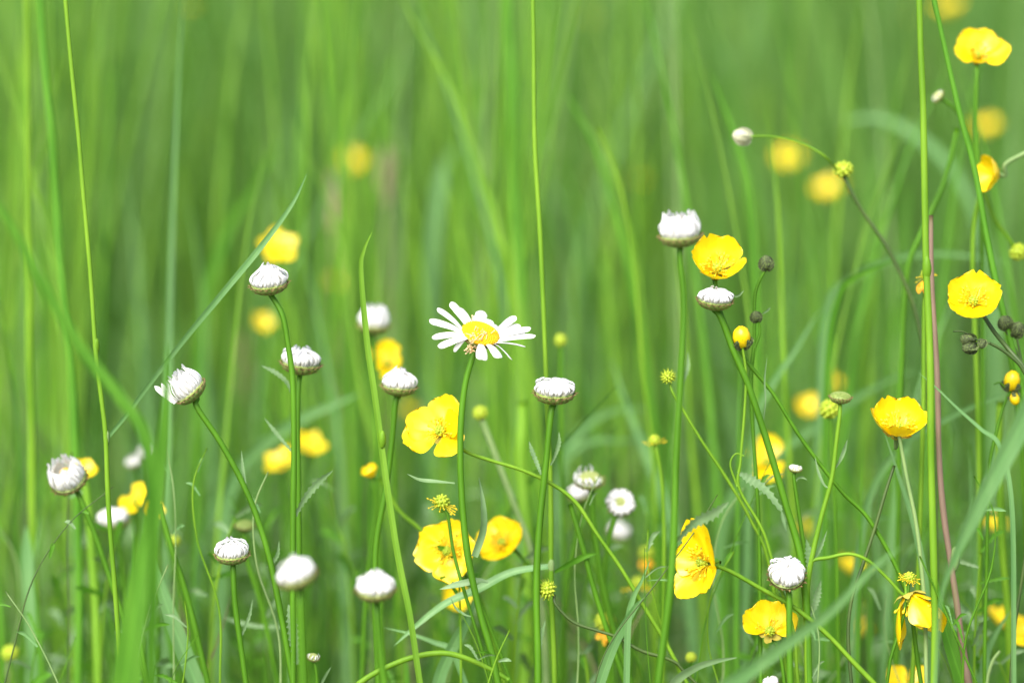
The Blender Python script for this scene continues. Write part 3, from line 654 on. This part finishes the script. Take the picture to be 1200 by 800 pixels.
# ---- spent buttercups, fruits and closed buds
def fruit(label, c, w_, dd, stempts, axis=(0, 1, .1), spiky=False, st=None, sw=(4, 5), m='stem', hang=0, seed=0, csz=1.0, matk='carpel', cat='seed head', name='buttercup_seed_head', group='green buttercup seed heads', ground=True):
    ax = V(*axis); R_ = w_ * sc(dd); pos = P(c[0], c[1], dd)
    root = thing(name, label, cat, base_of(stempts, dd), group)
    stem(root, stempts, dd, sw[0], sw[1], m, top=pos - ax * .42 * R_, ground=ground)
    carpels(root, pos - ax * R_ * .16, ax, R_, (.30 if st else .42) if not spiky else .32, csz, spiky, matk)
    if st: tuft(root, pos - ax * R_ * .18, ax, R_, st[1], False, 1.0, .62, 52, seed)
    if hang:
        rng = random.Random(seed)
        for k in range(hang):
            x = c[0] + rng.uniform(-.45, .45) * w_; y = c[1] + w_ * .35
            mb = MB(); ribbon(mb, [P(x + rng.uniform(-5, 5), y + w_ * rng.uniform(.45, .9), dd - .004), P(x + rng.uniform(-2, 2), y + w_ * .35, dd - .004), P(x * .5 + c[0] * .5, y, dd)], rng.uniform(4, 8) * PX, .25, .4, (0, .8), .4)
            mb.build("withered_petal", M['orange'], root, root.location)
    return root
fruit("round green seed head blurred at upper right on a dark curved stem", (988, 199), 24, .07, [(992, 212), (1012, 248), (1040, 290), (1062, 335), (1076, 380), (1090, 470), (1096, 600), (1098, 800)], (-.2, .9, .3), sw=(5, 7), m='dark', csz=.8)
fruit("spiky green seed head on a drooping dark stem at bottom centre", (641, 691), 26, .012, [(652, 708), (672, 728), (700, 738), (724, 746), (752, 762), (790, 775), (815, 800)], (-.75, .5, .3), True, sw=(4, 5), m='dark')
fruit("green seed head at the right edge below the profile buttercup", (1193, 295), 21, .08, [(1184, 282), (1165, 255), (1150, 225), (1140, 300), (1146, 500), (1150, 800)], (.6, -.6, .3), sw=(6, 6), m='stem2')
fruit("small green ball at the left behind the wide foreground blade", (204, 634), 14, .12, [(204, 645), (208, 700), (214, 800)], sw=(3, 4))
fruit("blurred yellow green ball near the bottom left corner", (12, 765), 20, .12, [(13, 778), (15, 790), (18, 810)], sw=(4, 5))
fruit("pale stemmed green seed head just right of the uneven buttercup", (563, 484), 18, .10, [(568, 498), (582, 535), (604, 592), (622, 640), (634, 700), (640, 800)], (-.3, .9, .2), sw=(8, 10), m='pale')
fruit("tiny green ball low between the thick stems at bottom right", (810, 770), 13, .06, [(811, 780), (812, 800), (813, 830)], sw=(3, 4))
fruit("bright green closed bud just below the flat striped disc", (972, 480), 23, .06, [(974, 496), (978, 560), (980, 640), (984, 800)], (0, 1, .1), sw=(5, 7), csz=1.1)
fruit("blurred green seed head at bottom right of centre, beside orange remains", (748, 684), 26, .12, [(746, 700), (742, 740), (738, 800)], sw=(5, 6), st=(1, 14, 1.2, .1), hang=0, seed=3)
fruit("pale small bud on a thin stem behind, right of the broad white bud", (657, 399), 14, .14, [(658, 412), (659, 480), (660, 600), (662, 800)], sw=(5, 6), csz=1.2)
fruit("round green seed head with spilling yellow stamens above the lower buttercup", (518, 588), 26, .015, [(524, 604), (532, 650), (552, 720), (575, 800)], (.3, .93, .2), st=(22 / 26, 26, 1.1, .35), seed=5, sw=(4, 6), hang=0, cat='seed head')
fruit("yellow stamen tuft without petals beside the hanging buttercup", (1066, 676), 19, .0, [(1063, 694), (1056, 730), (1044, 770), (1040, 800)], (.1, .95, .3), st=(1.0, 34, 1.15, .35), seed=6, sw=(4, 5))
fruit("spiky yellow green head beside the tallest bud stem on the right", (783, 442), 20, .02, [(788, 460), (800, 480), (822, 515), (844, 548), (866, 585), (880, 612), (900, 660), (925, 800)], (-.3, .9, .3), True, sw=(3.5, 6), m='stem2')
fruit("small yellow green head with stray petals left of the tall bud stem", (767, 516), 20, .06, [(770, 530), (776, 580), (778, 680), (776, 800)], (0, .95, .3), st=(.9, 10, 1.4, .2), seed=8, sw=(5, 6), m='stem2')
fruit("withered orange buttercup hanging beside the tall right hand culm", (1086, 322), 20, .035, [(1084, 345), (1082, 400), (1082, 520), (1078, 640), (1070, 800)], (-.1, .95, .2), st=(.9, 10, 1.6, .3), hang=6, seed=9, sw=(6, 7), m='stem2', name='withered_buttercup', cat='withered flower')
fruit("blurred withered flower with orange remains right of the small bud group", (758, 648), 18, .17, [(760, 665), (764, 720), (768, 800)], hang=5, seed=10, sw=(6, 6), m='stem2', name='withered_buttercup', cat='withered flower')
fruit("green withered head with a brown orange skirt at the bottom centre", (709, 728), 24, .08, [(710, 745), (716, 780), (718, 820)], hang=3, seed=11, sw=(5, 6), name='withered_buttercup', cat='withered flower')

# closed yellow bud and dark hairy buds on branching stems
def closed_bud(root, c, w_, dd, axis, col='yellow', cup='darkbud', sz=1.3):
    mb = MB(); ax = V(*axis); R_ = w_ / 2 * sc(dd); p = P(c[0], c[1], dd)
    b = MB(); ball(b, (0, 0, 0), 1, 0, sz, 16, 12, .12)
    me = mesh_of(b, "closed_petals", [M[col]]); o = link_mesh("closed_petals", me, root, child_matrix(root, p, ax, 0, R_))
    for k in range(5):
        a = R(72 * k + 20); q = [Vector((math.sin(t) * 1.06, 0, -math.cos(t) * sz * 1.06)) for t in (.15, .7, 1.2, 1.75 if col != 'yellow' else 1.35, 2.5 if col != 'yellow' else 1.5)]
        q = [Matrix.Rotation(a, 3, 'Z') @ t for t in q]
        ribbon(mb, q[::-1], .95, .5, .5, (0, 0), -.10, 5, face=Vector((0, 0, 1)) if False else None)
    if cup == 'darkbud':
        rg = random.Random(int(c[0]))
        for k in range(40):
            d = Vector((rg.gauss(0, 1), rg.gauss(0, 1), rg.gauss(-.4, 1))).normalized()
            if col == 'yellow' and d.z > 0: continue
            tube(mb, [d, d * 1.18 + Vector((0, 0, .1)), d * 1.3 + Vector((0, 0, .25))], .02, .008, 4, 0, 2)
    me = mesh_of(mb, "sepals", [M[cup]]); link_mesh("sepals", me, root, child_matrix(root, p, ax, 0, R_))
def budplant(label, buds, stems, dd, leaves=(), name='buttercup_bud', cat='buttercup bud', m='stem', group='closed buttercup buds'):
    root = thing(name, label, cat, base_of(stems[0][0], dd), group)
    for i, (pts, a, b) in enumerate(stems): stem(root, pts, dd, a, b, m, ground=(i == 0), name='stem' if i == 0 else 'branch')
    for b in buds: closed_bud(root, *b)
    for lf in leaves: leafp(root, lf[0], dd, lf[1], 'leaf', 0)
budplant("closed round yellow bud on a thin stem under the flat white bud", [((869, 395), 21, 0, (-.1, .95, .3))],
         [([(870, 406), (874, 440), (872, 490), (868, 540), (866, 572), (892, 620), (905, 660), (930, 740), (935, 800)], 3.5, 5), ([(872, 534), (862, 532), (856, 545), (864, 570)], 2, 3.5)], 0, m='stem2')
budplant("two small dark hairy buds on one stem right of the glossy buttercup", [((898, 308), 14, .02, (-.1, .95, .2), 'darkbud'), ((886, 371), 11, .02, (-.2, .9, .3), 'darkbud')],
         [([(896, 318), (888, 334), (884, 352), (883, 400), (880, 450), (886, 560), (890, 700), (892, 820)], 4, 7), ([(889, 376), (890, 390), (884, 408)], 3, 4)], .02, leaves=[([(903, 360), (899, 364), (893, 368)], 3)])
budplant("cluster of dark striped buds on a dark side stem under the right buttercup", [((1134, 398), 14, 0, (-.9, .25, .3), 'darkbud'), ((1136, 407), 14, 0, (-.9, -.25, .3), 'darkbud'), ((1151, 403), 9, 0, (-.3, -.8, .3), 'darkbud')],
         [([(1160, 402), (1172, 408), (1186, 418), (1200, 434), (1212, 470), (1218, 600), (1218, 820)], 4, 7), ([(1117, 388), (1130, 389), (1145, 398), (1160, 402)], 2, 3), ([(1134, 404), (1144, 402), (1160, 402)], 2, 3)], 0, m='dark', group=None)
budplant("pair of dark buds at the right edge behind a thin grass stem", [((1178, 378), 14, .03, (-.4, .8, .3), 'darkbud'), ((1192, 386), 15, .03, (.3, .8, .3), 'darkbud')],
         [([(1179, 388), (1188, 404), (1198, 424), (1210, 470), (1214, 600), (1214, 820)], 3, 6), ([(1192, 394), (1194, 404), (1198, 424)], 3, 3)], .03, m='dark', group=None)
budplant("small yellow buds with dark sepals low at the right edge, above the wide blade", [((1186, 446), 19, .03, (.1, .95, .2)), ((1189, 467), 12, .03, (.3, -.8, .2))],
         [([(1184, 458), (1176, 480), (1168, 510), (1160, 560), (1156, 700), (1154, 820)], 4, 6), ([(1165, 450), (1172, 448), (1180, 456)], 2, 3)], .03, group=None)
budplant("round cream bud on a pale arching stem at upper right", [((869, 160), 17, .06, (-.95, .2, .2), 'cream', 'cream')],
         [([(876, 160), (900, 160), (925, 164), (948, 172), (970, 186), (992, 213, .075), (1012, 249, .078), (1040, 291, .078), (1062, 336, .078), (1077, 381, .078), (1091, 470, .078), (1097, 600, .078), (1099, 800, .078)], 2.5, 5)], .06, m='stem2', group=None)

# ================================================================== grasses
def grass(label, pts, w_, dd, m='blade', kind='blade', leaves=(), nodes=(), name=None, cat='grass blade', group='grass blades among the flowers', tipk=.45, basek=1, tw=(.2, .5), fold=.2, ground=True, w0=None, wl=None):
    root = thing(name or ('grass_plant' if kind == 'blade' else 'grass_stalk'), label, cat if kind == 'blade' else 'grass stem', base_of(pts, dd), group)
    q = to_ground(pp(pts, dd), dd) if ground else pp(pts, dd)
    mb = MB(); k = sc(dd)
    if kind == 'blade': ribbon(mb, q, w_ * k, tipk, basek, tw, fold, 4, 0, seed=pts[0][0] * .1, wl=wl); mb.build("leaf_blade", M[m], root, root.location)
    else: tube(mb, q, (w0 or w_ * .8) * k / 2, w_ * k / 2, 8, 0, 8, .13); mb.build("stem", M[m], root, root.location)
    for nd in nodes:
        nb = MB(); ball(nb, P(nd[0], nd[1], dd), w_ * k * .57, 0, 2.6, 10, 8, .15); nb.build("node", M[nd[2] if len(nd) > 2 else 'stem2'], root, root.location)
    for lf in leaves: leafp(root, lf[0], dd, lf[1], lf[2], 0, tipk=lf[3] if len(lf) > 3 else .4, basek=.6, name='leaf_blade')
    return root
grass("long thin yellow green culm at the left with a leaf rising to upper right", [(74, -30), (80, 40), (92, 160), (103, 290), (113, 404), (121, 470), (125, 512), (128, 600), (134, 700), (140, 800)], 6.5, .0, 'stem2', 'culm',
      nodes=[(113, 405), (125, 513, 'pale')], leaves=[([(360, 203), (342, 240), (305, 290), (262, 342), (222, 390), (178, 446), (148, 486), (125, 514)], 7.5, 'blade2', .3)])
grass("blurred wide green culm at far left, left of the long thin culm", [(45, -30), (56, 120), (64, 230), (70, 330), (84, 460), (90, 620), (95, 800)], 11, .13, 'blade', 'culm')
grass("blurred yellow green culm nearest the left edge", [(30, -30), (34, 160), (34, 330), (36, 520), (40, 660), (44, 800)], 10, .15, 'stem2', 'culm')
grass("tall straight culm right of centre with a pale node and a drooping leaf", [(624, -30), (627, 120), (633, 270), (640, 420), (644, 520), (646, 600), (647, 662), (649, 800)], 7, .027, 'stem2', 'culm',
      nodes=[(642, 527), (646, 664, 'pale')], leaves=[([(462, 756), (484, 736), (520, 708), (560, 690), (600, 670), (645, 663)], 11.5, 'blade2', .6), ([(700, 648), (684, 652), (664, 662), (650, 670)], 8, 'blade', .4)])
grass("broad blurred pair width culm just left of the tall straight one", [(594, -30), (598, 100), (600, 190), (612, 330), (630, 500), (640, 650), (644, 800)], 14, .30, 'blade', 'culm')
grass("thick straight blurred culm left edge of the centre right gap", [(600, 260), (604, 330), (608, 420), (615, 560), (622, 700), (628, 800)], 14, .18, 'blade3', 'blade')
grass("tall straight yellow green culm at the right in front of the purple one", [(1077, -30), (1080, 120), (1084, 260), (1087, 400), (1090, 560), (1093, 700), (1094, 800)], 10, -.012, 'stem2', 'culm', nodes=[(1086, 315)])
grass("purple brown culm beside the tall right hand culm", [(1091, 252), (1093, 330), (1096, 440), (1103, 560), (1115, 660), (1126, 740), (1136, 800)], 10.5, .02, 'purple', 'culm', w0=6, nodes=[(1119, 655, 'pale')])
grass("thin blade crossing the topmost buttercup stem at upper right", [(1088, -30), (1108, 60), (1126, 140), (1142, 200), (1158, 280), (1176, 360), (1196, 440), (1220, 540)], 8, .03, 'blade', 'culm')
grass("upright blade with a curled tip left of the open daisy", [(436, 272), (427, 292), (423, 318), (430, 400), (440, 470), (452, 560), (466, 650), (480, 720), (492, 800)], 7.5, -.01, 'blade3', 'blade', tipk=.25, nodes=[(448, 515)])
grass("wide blurred foreground blade crossing the left flowers", [(196, 400), (194, 470), (188, 540), (178, 610), (162, 690), (146, 800)], 35, -.12, 'blade', 'blade', tipk=.75, tw=(.3, .1), fold=.1)
grass("blurred foreground blade arching across the left edge", [(-60, 180), (0, 245), (48, 330), (96, 410), (140, 465), (172, 520), (180, 640), (176, 800)], 15, -.15, 'blade', 'blade', tipk=.2, tw=(.5, .9))
grass("pale broad blade low at the left, right of the wide foreground blade", [(168, 620), (178, 660), (194, 705), (212, 755), (230, 800)], 20, .05, 'blade2', 'blade', tipk=.4)
grass("short blunt blue green blade at far left", [(30, 616), (32, 660), (36, 730), (40, 800)], 15, .13, 'blade2', 'blade', tipk=.15)
grass("wide blurred blade rising to the right edge", [(1228, 430), (1200, 492), (1172, 545), (1146, 595), (1120, 650), (1103, 700), (1096, 800)], 28, -.09, 'blade2', 'blade', tw=(.4, .3), wl=[(.0, .2), (.30, .16), (.335, .12), (.37, .75), (.42, 1), (.47, .8), (.50, .1)])
grass("pale blurred blade crossing diagonally at the bottom right", [(1056, 640), (1020, 668), (975, 715), (930, 748), (870, 792), (830, 820)], 20, -.12, 'blade2', 'blade', tipk=.5)
grass("broad green blade at bottom right beside the purple culm", [(1092, 662), (1100, 700), (1112, 750), (1128, 800), (1134, 830)], 23, .02, 'blade', 'blade', tipk=.5)
grass("blue green blade behind the stem of the side view buttercup", [(1036, 505), (1054, 560), (1070, 610), (1082, 670), (1088, 740), (1090, 800)], 12, .03, 'blade2', 'blade', tipk=.5)
grass("thin sharp blade slanting down right past the tall culm", [(1076, 436), (1098, 455), (1124, 480), (1150, 503), (1172, 524), (1186, 600), (1188, 800)], 7, .01, 'blade2', 'blade', tipk=.6)
grass("thick pale arching stem along the bottom centre", [(596, 796), (575, 782), (548, 770), (520, 764), (488, 768), (455, 780), (425, 797), (400, 822)], 9, .0, 'stem2', 'culm', w0=6)
grass("pale blade under the drooping leaf at bottom centre", [(560, 690), (548, 725), (532, 755), (518, 785), (508, 820)], 15, .04, 'blade2', 'blade', tipk=.25)
grass("short pale leaf right of the front left white bud", [(450, 735), (480, 742), (508, 752), (530, 762), (545, 800)], 7, .04, 'blade2', 'blade', tipk=.4)
grass("leaning yellow green stem rising left to the small half open buttercup", [(445, 560), (468, 598), (490, 618), (520, 650), (560, 700), (590, 800)], 5.5, .07, 'stem2', 'culm')
grass("bright green blade at bottom centre right of the spiky seed head", [(754, 700), (742, 715), (722, 750), (710, 780), (700, 810)], 12, .01, 'blade2', 'blade', tipk=.25)
grass("pale narrow blade crossing the stem at the bottom centre right", [(762, 655), (752, 680), (742, 700), (736, 730), (734, 800)], 8, .01, 'blade2', 'blade', tipk=.4)
grass("toothed leaf blade lying low at the bottom right of centre", [(864, 770), (840, 774), (815, 782), (790, 800), (780, 830)], 12, -.01, 'leaf', 'blade', tipk=.4)
grass("thick leaning green stem right of the small white group", [(668, 590), (684, 640), (698, 690), (716, 750), (736, 810)], 8, .03, 'stem', 'culm')
grass("dark leaning stem crossing behind the tall right culms", [(1122, 150), (1106, 215), (1080, 275), (1064, 320), (1056, 420), (1052, 560), (1050, 820)], 8, .09, 'stem', 'culm')
grass("thin dark stem leaning right between the lower buttercups", [(1048, 545), (1036, 580), (1024, 620), (1010, 662), (998, 700), (994, 745), (1000, 820)], 5, .01, 'dark', 'culm')
grass("thin green stem leaning in at the bottom left of the wide blade", [(186, 590), (200, 640), (216, 690), (232, 750), (244, 800)], 8, .04, 'stem', 'culm')
grass("second thin green stem low at the left, crossing the first one", [(150, 700), (160, 740), (170, 780), (178, 820)], 7, .05, 'stem', 'culm')
grass("long blurred blade leaning from the top left of centre", [(452, -40), (486, 28), (524, 95), (552, 170), (578, 250), (600, 330), (622, 450), (640, 640), (650, 800)], 9, .25, 'blade3', 'blade', tipk=.4)
grass("blurred blade tip above centre curving down right", [(657, 100), (672, 125), (694, 165), (716, 230), (738, 320), (756, 430), (770, 560), (776, 800)], 11, .26, 'blade', 'blade', tipk=.5)
grass("thin seedy culm right of the blurred blade tip", [(700, 150), (714, 180), (724, 205), (736, 260), (744, 330), (752, 420), (766, 560), (770, 800)], 5, .16, 'stem2', 'culm')
grass("blurred blade at the upper right leaning towards the cream bud", [(830, 80), (846, 120), (862, 165), (876, 220), (884, 320), (888, 500), (890, 800)], 9, .20, 'blade', 'blade', tipk=.3)
grass("pale blurred blade bowing across the upper right behind the culms", [(985, 142), (1030, 138), (1075, 160), (1112, 195), (1140, 245), (1160, 340), (1168, 560), (1170, 800)], 13, .45, 'blade2', 'blade', tipk=.2)
grass("pale blurred blade arching level behind the right hand culms", [(1180, 308), (1150, 302), (1100, 297), (1050, 302), (1000, 325), (970, 360), (960, 500), (955, 800)], 9, .20, 'blade2', 'blade', tipk=.3)
grass("blurred blade sweeping low from centre right to the cup buttercup", [(1078, 432), (1040, 446), (1000, 468), (955, 500), (900, 540), (850, 600), (830, 800)], 11, .22, 'blade2', 'blade', tipk=.3)
grass("pale blurred blade leaning into the frame behind the right culms", [(1180, 460), (1150, 472), (1100, 495), (1060, 520), (1020, 580), (1000, 700), (996, 820)], 10, .10, 'blade2', 'blade', tipk=.3)
grass("blurred arching blade right of the broad white bud", [(760, 480), (735, 478), (705, 486), (680, 505), (660, 540), (650, 640), (648, 800)], 11, .26, 'blade2', 'blade', tipk=.3)
grass("lower blurred arching blade right of the broad white bud", [(770, 512), (730, 516), (700, 515), (675, 525), (655, 560), (650, 700), (650, 820)], 9, .26, 'blade2', 'blade', tipk=.3)
grass("blurred blue green blade leaning up left behind the small white group", [(716, 420), (736, 480), (760, 540), (786, 610), (806, 700), (815, 800)], 15, .24, 'blade2', 'blade', tipk=.4)
grass("blurred blade bowing over right of the round left bud", [(420, 462), (390, 474), (350, 492), (310, 520), (280, 552), (262, 620), (256, 800)], 14, .22, 'blade2', 'blade', tipk=.25)
grass("pale blurred drooping blade left of the daisy in the distance", [(534, 170), (520, 195), (512, 240), (506, 300), (503, 420), (500, 800)], 16, .5, 'blade2', 'blade', tipk=.2)
grass("light blurred blade leaning up behind the pointed white bud", [(330, 160), (300, 215), (262, 280), (240, 360), (232, 480), (230, 800)], 13, .4, 'blade', 'blade', tipk=.3)
grass("pale blurred twig like blade slanting right of the flat white bud", [(965, 358), (950, 380), (932, 410), (905, 450), (885, 500), (875, 640), (872, 800)], 9, .15, 'blade2', 'blade', tipk=.4)
grass("curved leafy blade right of the glossy buttercup arching to the right", [(1056, 302), (1030, 312), (1002, 325), (984, 345), (970, 420), (966, 600), (965, 800)], 8, .12, 'blade', 'blade', tipk=.3)
grass("fern like pale stem at the bottom right corner", [(1172, 762), (1164, 775), (1158, 795), (1156, 830)], 5, .03, 'pale', 'culm')
grass("pale leaf sweeping up at the bottom right edge", [(1184, 715), (1168, 740), (1156, 765), (1150, 800)], 12, .06, 'blade2', 'blade', tipk=.4)
grass("green culm rising behind the bottom right corner buttercup", [(1172, 470), (1170, 540), (1176, 640), (1182, 720), (1186, 800)], 11, .08, 'stem2', 'culm')
grass("dark stem at the right edge beside the corner buttercup", [(1203, 640), (1196, 690), (1190, 730), (1186, 780), (1184, 820)], 5, .02, 'dark', 'culm')
grass("thick yellow green culm behind the spiky seed head", [(612, 470), (616, 540), (620, 620), (618, 700), (616, 800)], 18, .14, 'blade3', 'culm')
for x, y, h, dd in [(392, 205, 60, .55), (452, 175, 60, .6), (286, 395, 70, .6), (350, 520, 40, .9)]:
    root = thing("grass_seed_head", "blurred brownish grass seed spike standing in the background grass", "seed spike", base_of([(x, y + h), (x + 2, 800)], dd), "brown seed spikes in the background")
    mb = MB(); rng = random.Random(x)
    for k in range(60):
        t = rng.random(); ball(mb, P(x + rng.gauss(0, 3.0) * (1 - abs(t - .5)), y + t * h, dd), rng.uniform(.0015, .0026), 0, 1.8, 6, 4)
    mb.build("spikelets", M['seed'], root, root.location)
    stem(root, [(x, y + h * .1), (x, y + h), (x + 1, 600), (x + 2, 800)], dd, 3, 4, 'seed')

# slightly blurred blades just behind the flowers, one object each
protos = {}
rng = random.Random(21)
for k in range(230):
    dd = rng.uniform(.16, .55) if k % 3 == 0 else rng.uniform(.40, .95)
    x = rng.uniform(-60, 1260); hh = rng.betavariate(1.3, 1.8) * 900
    if k % 4 == 0: hh = rng.uniform(700, 1000)
    top = 830 - hh; dd = dd if hh > 450 else rng.uniform(.08, .5); ln = rng.gauss(0, 60) * (hh / 500); m = rng.choice(['blade', 'blade', 'blade3', 'blade2', 'stem2' if hh > 500 else 'blade'])
    k2 = rng.gauss(0, .25) * ln
    pts = [(x + ln, top), (x + ln * .6, top + hh * .18), (x + ln * .28 + k2 * .3, top + hh * .45), (x + ln * .07, top + hh * .75), (x, 830)]
    lab, grp = (("blurred tall slender green grass blade rising behind the flowers", "tall blurred blades behind the flowers") if hh > 450 else
                ("blurred low green grass blade between the lower stems", "low blurred blades between the stems"))
    root = thing('grass_plant', lab, "grass blade", base_of(pts, dd), grp)
    mb = MB(); ribbon(mb, to_ground(pp(pts, dd), dd), rng.uniform(3.5, 9.5) * PX * (1 + dd), .45, 1, (rng.uniform(-.8, .8), rng.uniform(-.8, .8)), .25, 2, 0, n=6, seed=k)
    mb.build("leaf_blade", M[m], root, root.location)

# leafy daisy shoots low between the stems
rng = random.Random(77)
for k in range(80):
    dd = rng.uniform(.03, .50); x = rng.uniform(20, 1190); top = rng.uniform(600, 800); ln = rng.gauss(0, 22)
    pts = [(x + ln, top), (x + ln * .6, top + 40), (x + ln * .25, top + 100), (x, top + 200)]
    root = thing("leafy_shoot", "small grey green leafy shoot low between the flower stems", "leafy shoot", base_of(pts, dd), "leafy shoots low between the stems")
    stem(root, pts, dd, 2.5, 4.5, rng.choice(['stem', 'stem', 'stem2']))
    for j in range(rng.randint(4, 7)):
        t = j / 6 * 110; bx = x + ln * max(0, 1 - t / 90); by = top + t; sd_ = 1 if (j + k) % 2 else -1; L_ = rng.uniform(18, 42)
        a = R(rng.uniform(10, 75)); dz = rng.uniform(-.02, .02)
        leafp(root, [(bx + sd_ * L_ * math.cos(a), by - L_ * math.sin(a) * .8, dd + dz), (bx + sd_ * L_ * .6 * math.cos(a), by - L_ * .68 * math.sin(a), dd + dz * .6), (bx, by, dd)], dd, rng.uniform(4, 10), rng.choice(['leaf', 'leaf', 'blade']), 1, tw=(rng.uniform(-.9, .9), .2))

# tall thin stalks further back, drawn by the lens into soft upright streaks
rng = random.Random(31)
for k in range(95):
    dd = rng.uniform(.3, .85); x = rng.choice([rng.uniform(-80, 1280), rng.gauss(400, 45), rng.gauss(600, 25), rng.gauss(40, 40)]); ln = rng.gauss(0, 55); top = rng.choice([-60, -60, rng.uniform(60, 400)])
    pts = [(x + ln, top), (x + ln * .55, top + (830 - top) * .3), (x + ln * .2, top + (830 - top) * .6), (x, 830)]
    root = thing("grass_stalk", "blurred thin upright grass stalk far behind the flowers", "grass stem", base_of(pts, dd), "thin upright stalks far behind the flowers")
    stem(root, pts, dd, 2.2 + dd * 2, 4 + dd * 4, rng.choice(['stem2', 'blade3', 'blade3', 'blade', 'pale']), wob=.05)

# thin stems crossing one another in the lower half, mostly sharp or nearly so
rng = random.Random(52)
for k in range(95):
    dd = rng.uniform(-.02, .34); x = rng.choice([rng.uniform(400, 1240), rng.uniform(650, 1240), rng.uniform(-40, 450)]); top = rng.uniform(500, 770)
    ln = rng.gauss(0, 70); cv = rng.gauss(0, 14); w_ = rng.uniform(1.4, 3.4)
    pts = [(x + ln, top), (x + ln * .72 + cv, top + 45), (x + ln * .42 + cv, top + 110), (x + ln * .16, top + 190), (x, top + 290)]
    root = thing("thin_stem", "thin leafy green stem tangled low between the flower stems", "thin stem", base_of(pts, dd), "thin stems tangled low between the flower stems")
    stem(root, pts, dd, w_ * .6, w_ * 1.5, rng.choice(['stem', 'stem', 'dark', 'stem2', 'stem2', 'pale']), wob=.3)
    for j in range(rng.randint(1, 3)):
        t = rng.uniform(.05, .8) * 130; bx = x + ln * (1 - t / 160) + cv * .6; by = top + t + 8; L_ = rng.uniform(12, 34); sg = rng.choice((-1, 1)); a = R(rng.uniform(-10, 70))
        leafp(root, [(bx + sg * L_ * math.cos(a), by - L_ * math.sin(a), dd), (bx + sg * L_ * .55 * math.cos(a), by - L_ * .7 * math.sin(a) - 2, dd), (bx, by, dd)], dd, rng.uniform(2.5, 6), rng.choice(['leaf', 'blade', 'blade2']), rng.choice((0, 1)), tw=(rng.uniform(-1, 1), .3))

# dry bits and fallen fragments caught low in the grass
rng = random.Random(91)
for k in range(16):
    dd = rng.uniform(.05, .5); x = rng.uniform(-20, 1220); top = rng.uniform(560, 760); ln = rng.gauss(0, 60)
    pts = [(x + ln, top), (x + ln * .5 + rng.gauss(0, 8), top + 70), (x + ln * .2, top + 150), (x, top + 260)]
    root = thing("dry_grass_leaf", "dry straw coloured grass leaf low among the green stems", "dry grass", base_of(pts, dd), "dry straw leaves low among the stems")
    mb = MB(); ribbon(mb, to_ground(pp(pts, dd), dd), rng.uniform(2.5, 6) * PX * (1 + dd), .5, 1, (rng.uniform(-1, 1), rng.uniform(-1, 1)), .3, 2, 0, n=6, seed=k)
    mb.build("dry_leaf", M[rng.choice(['seed', 'purple', 'seed'])], root, root.location)
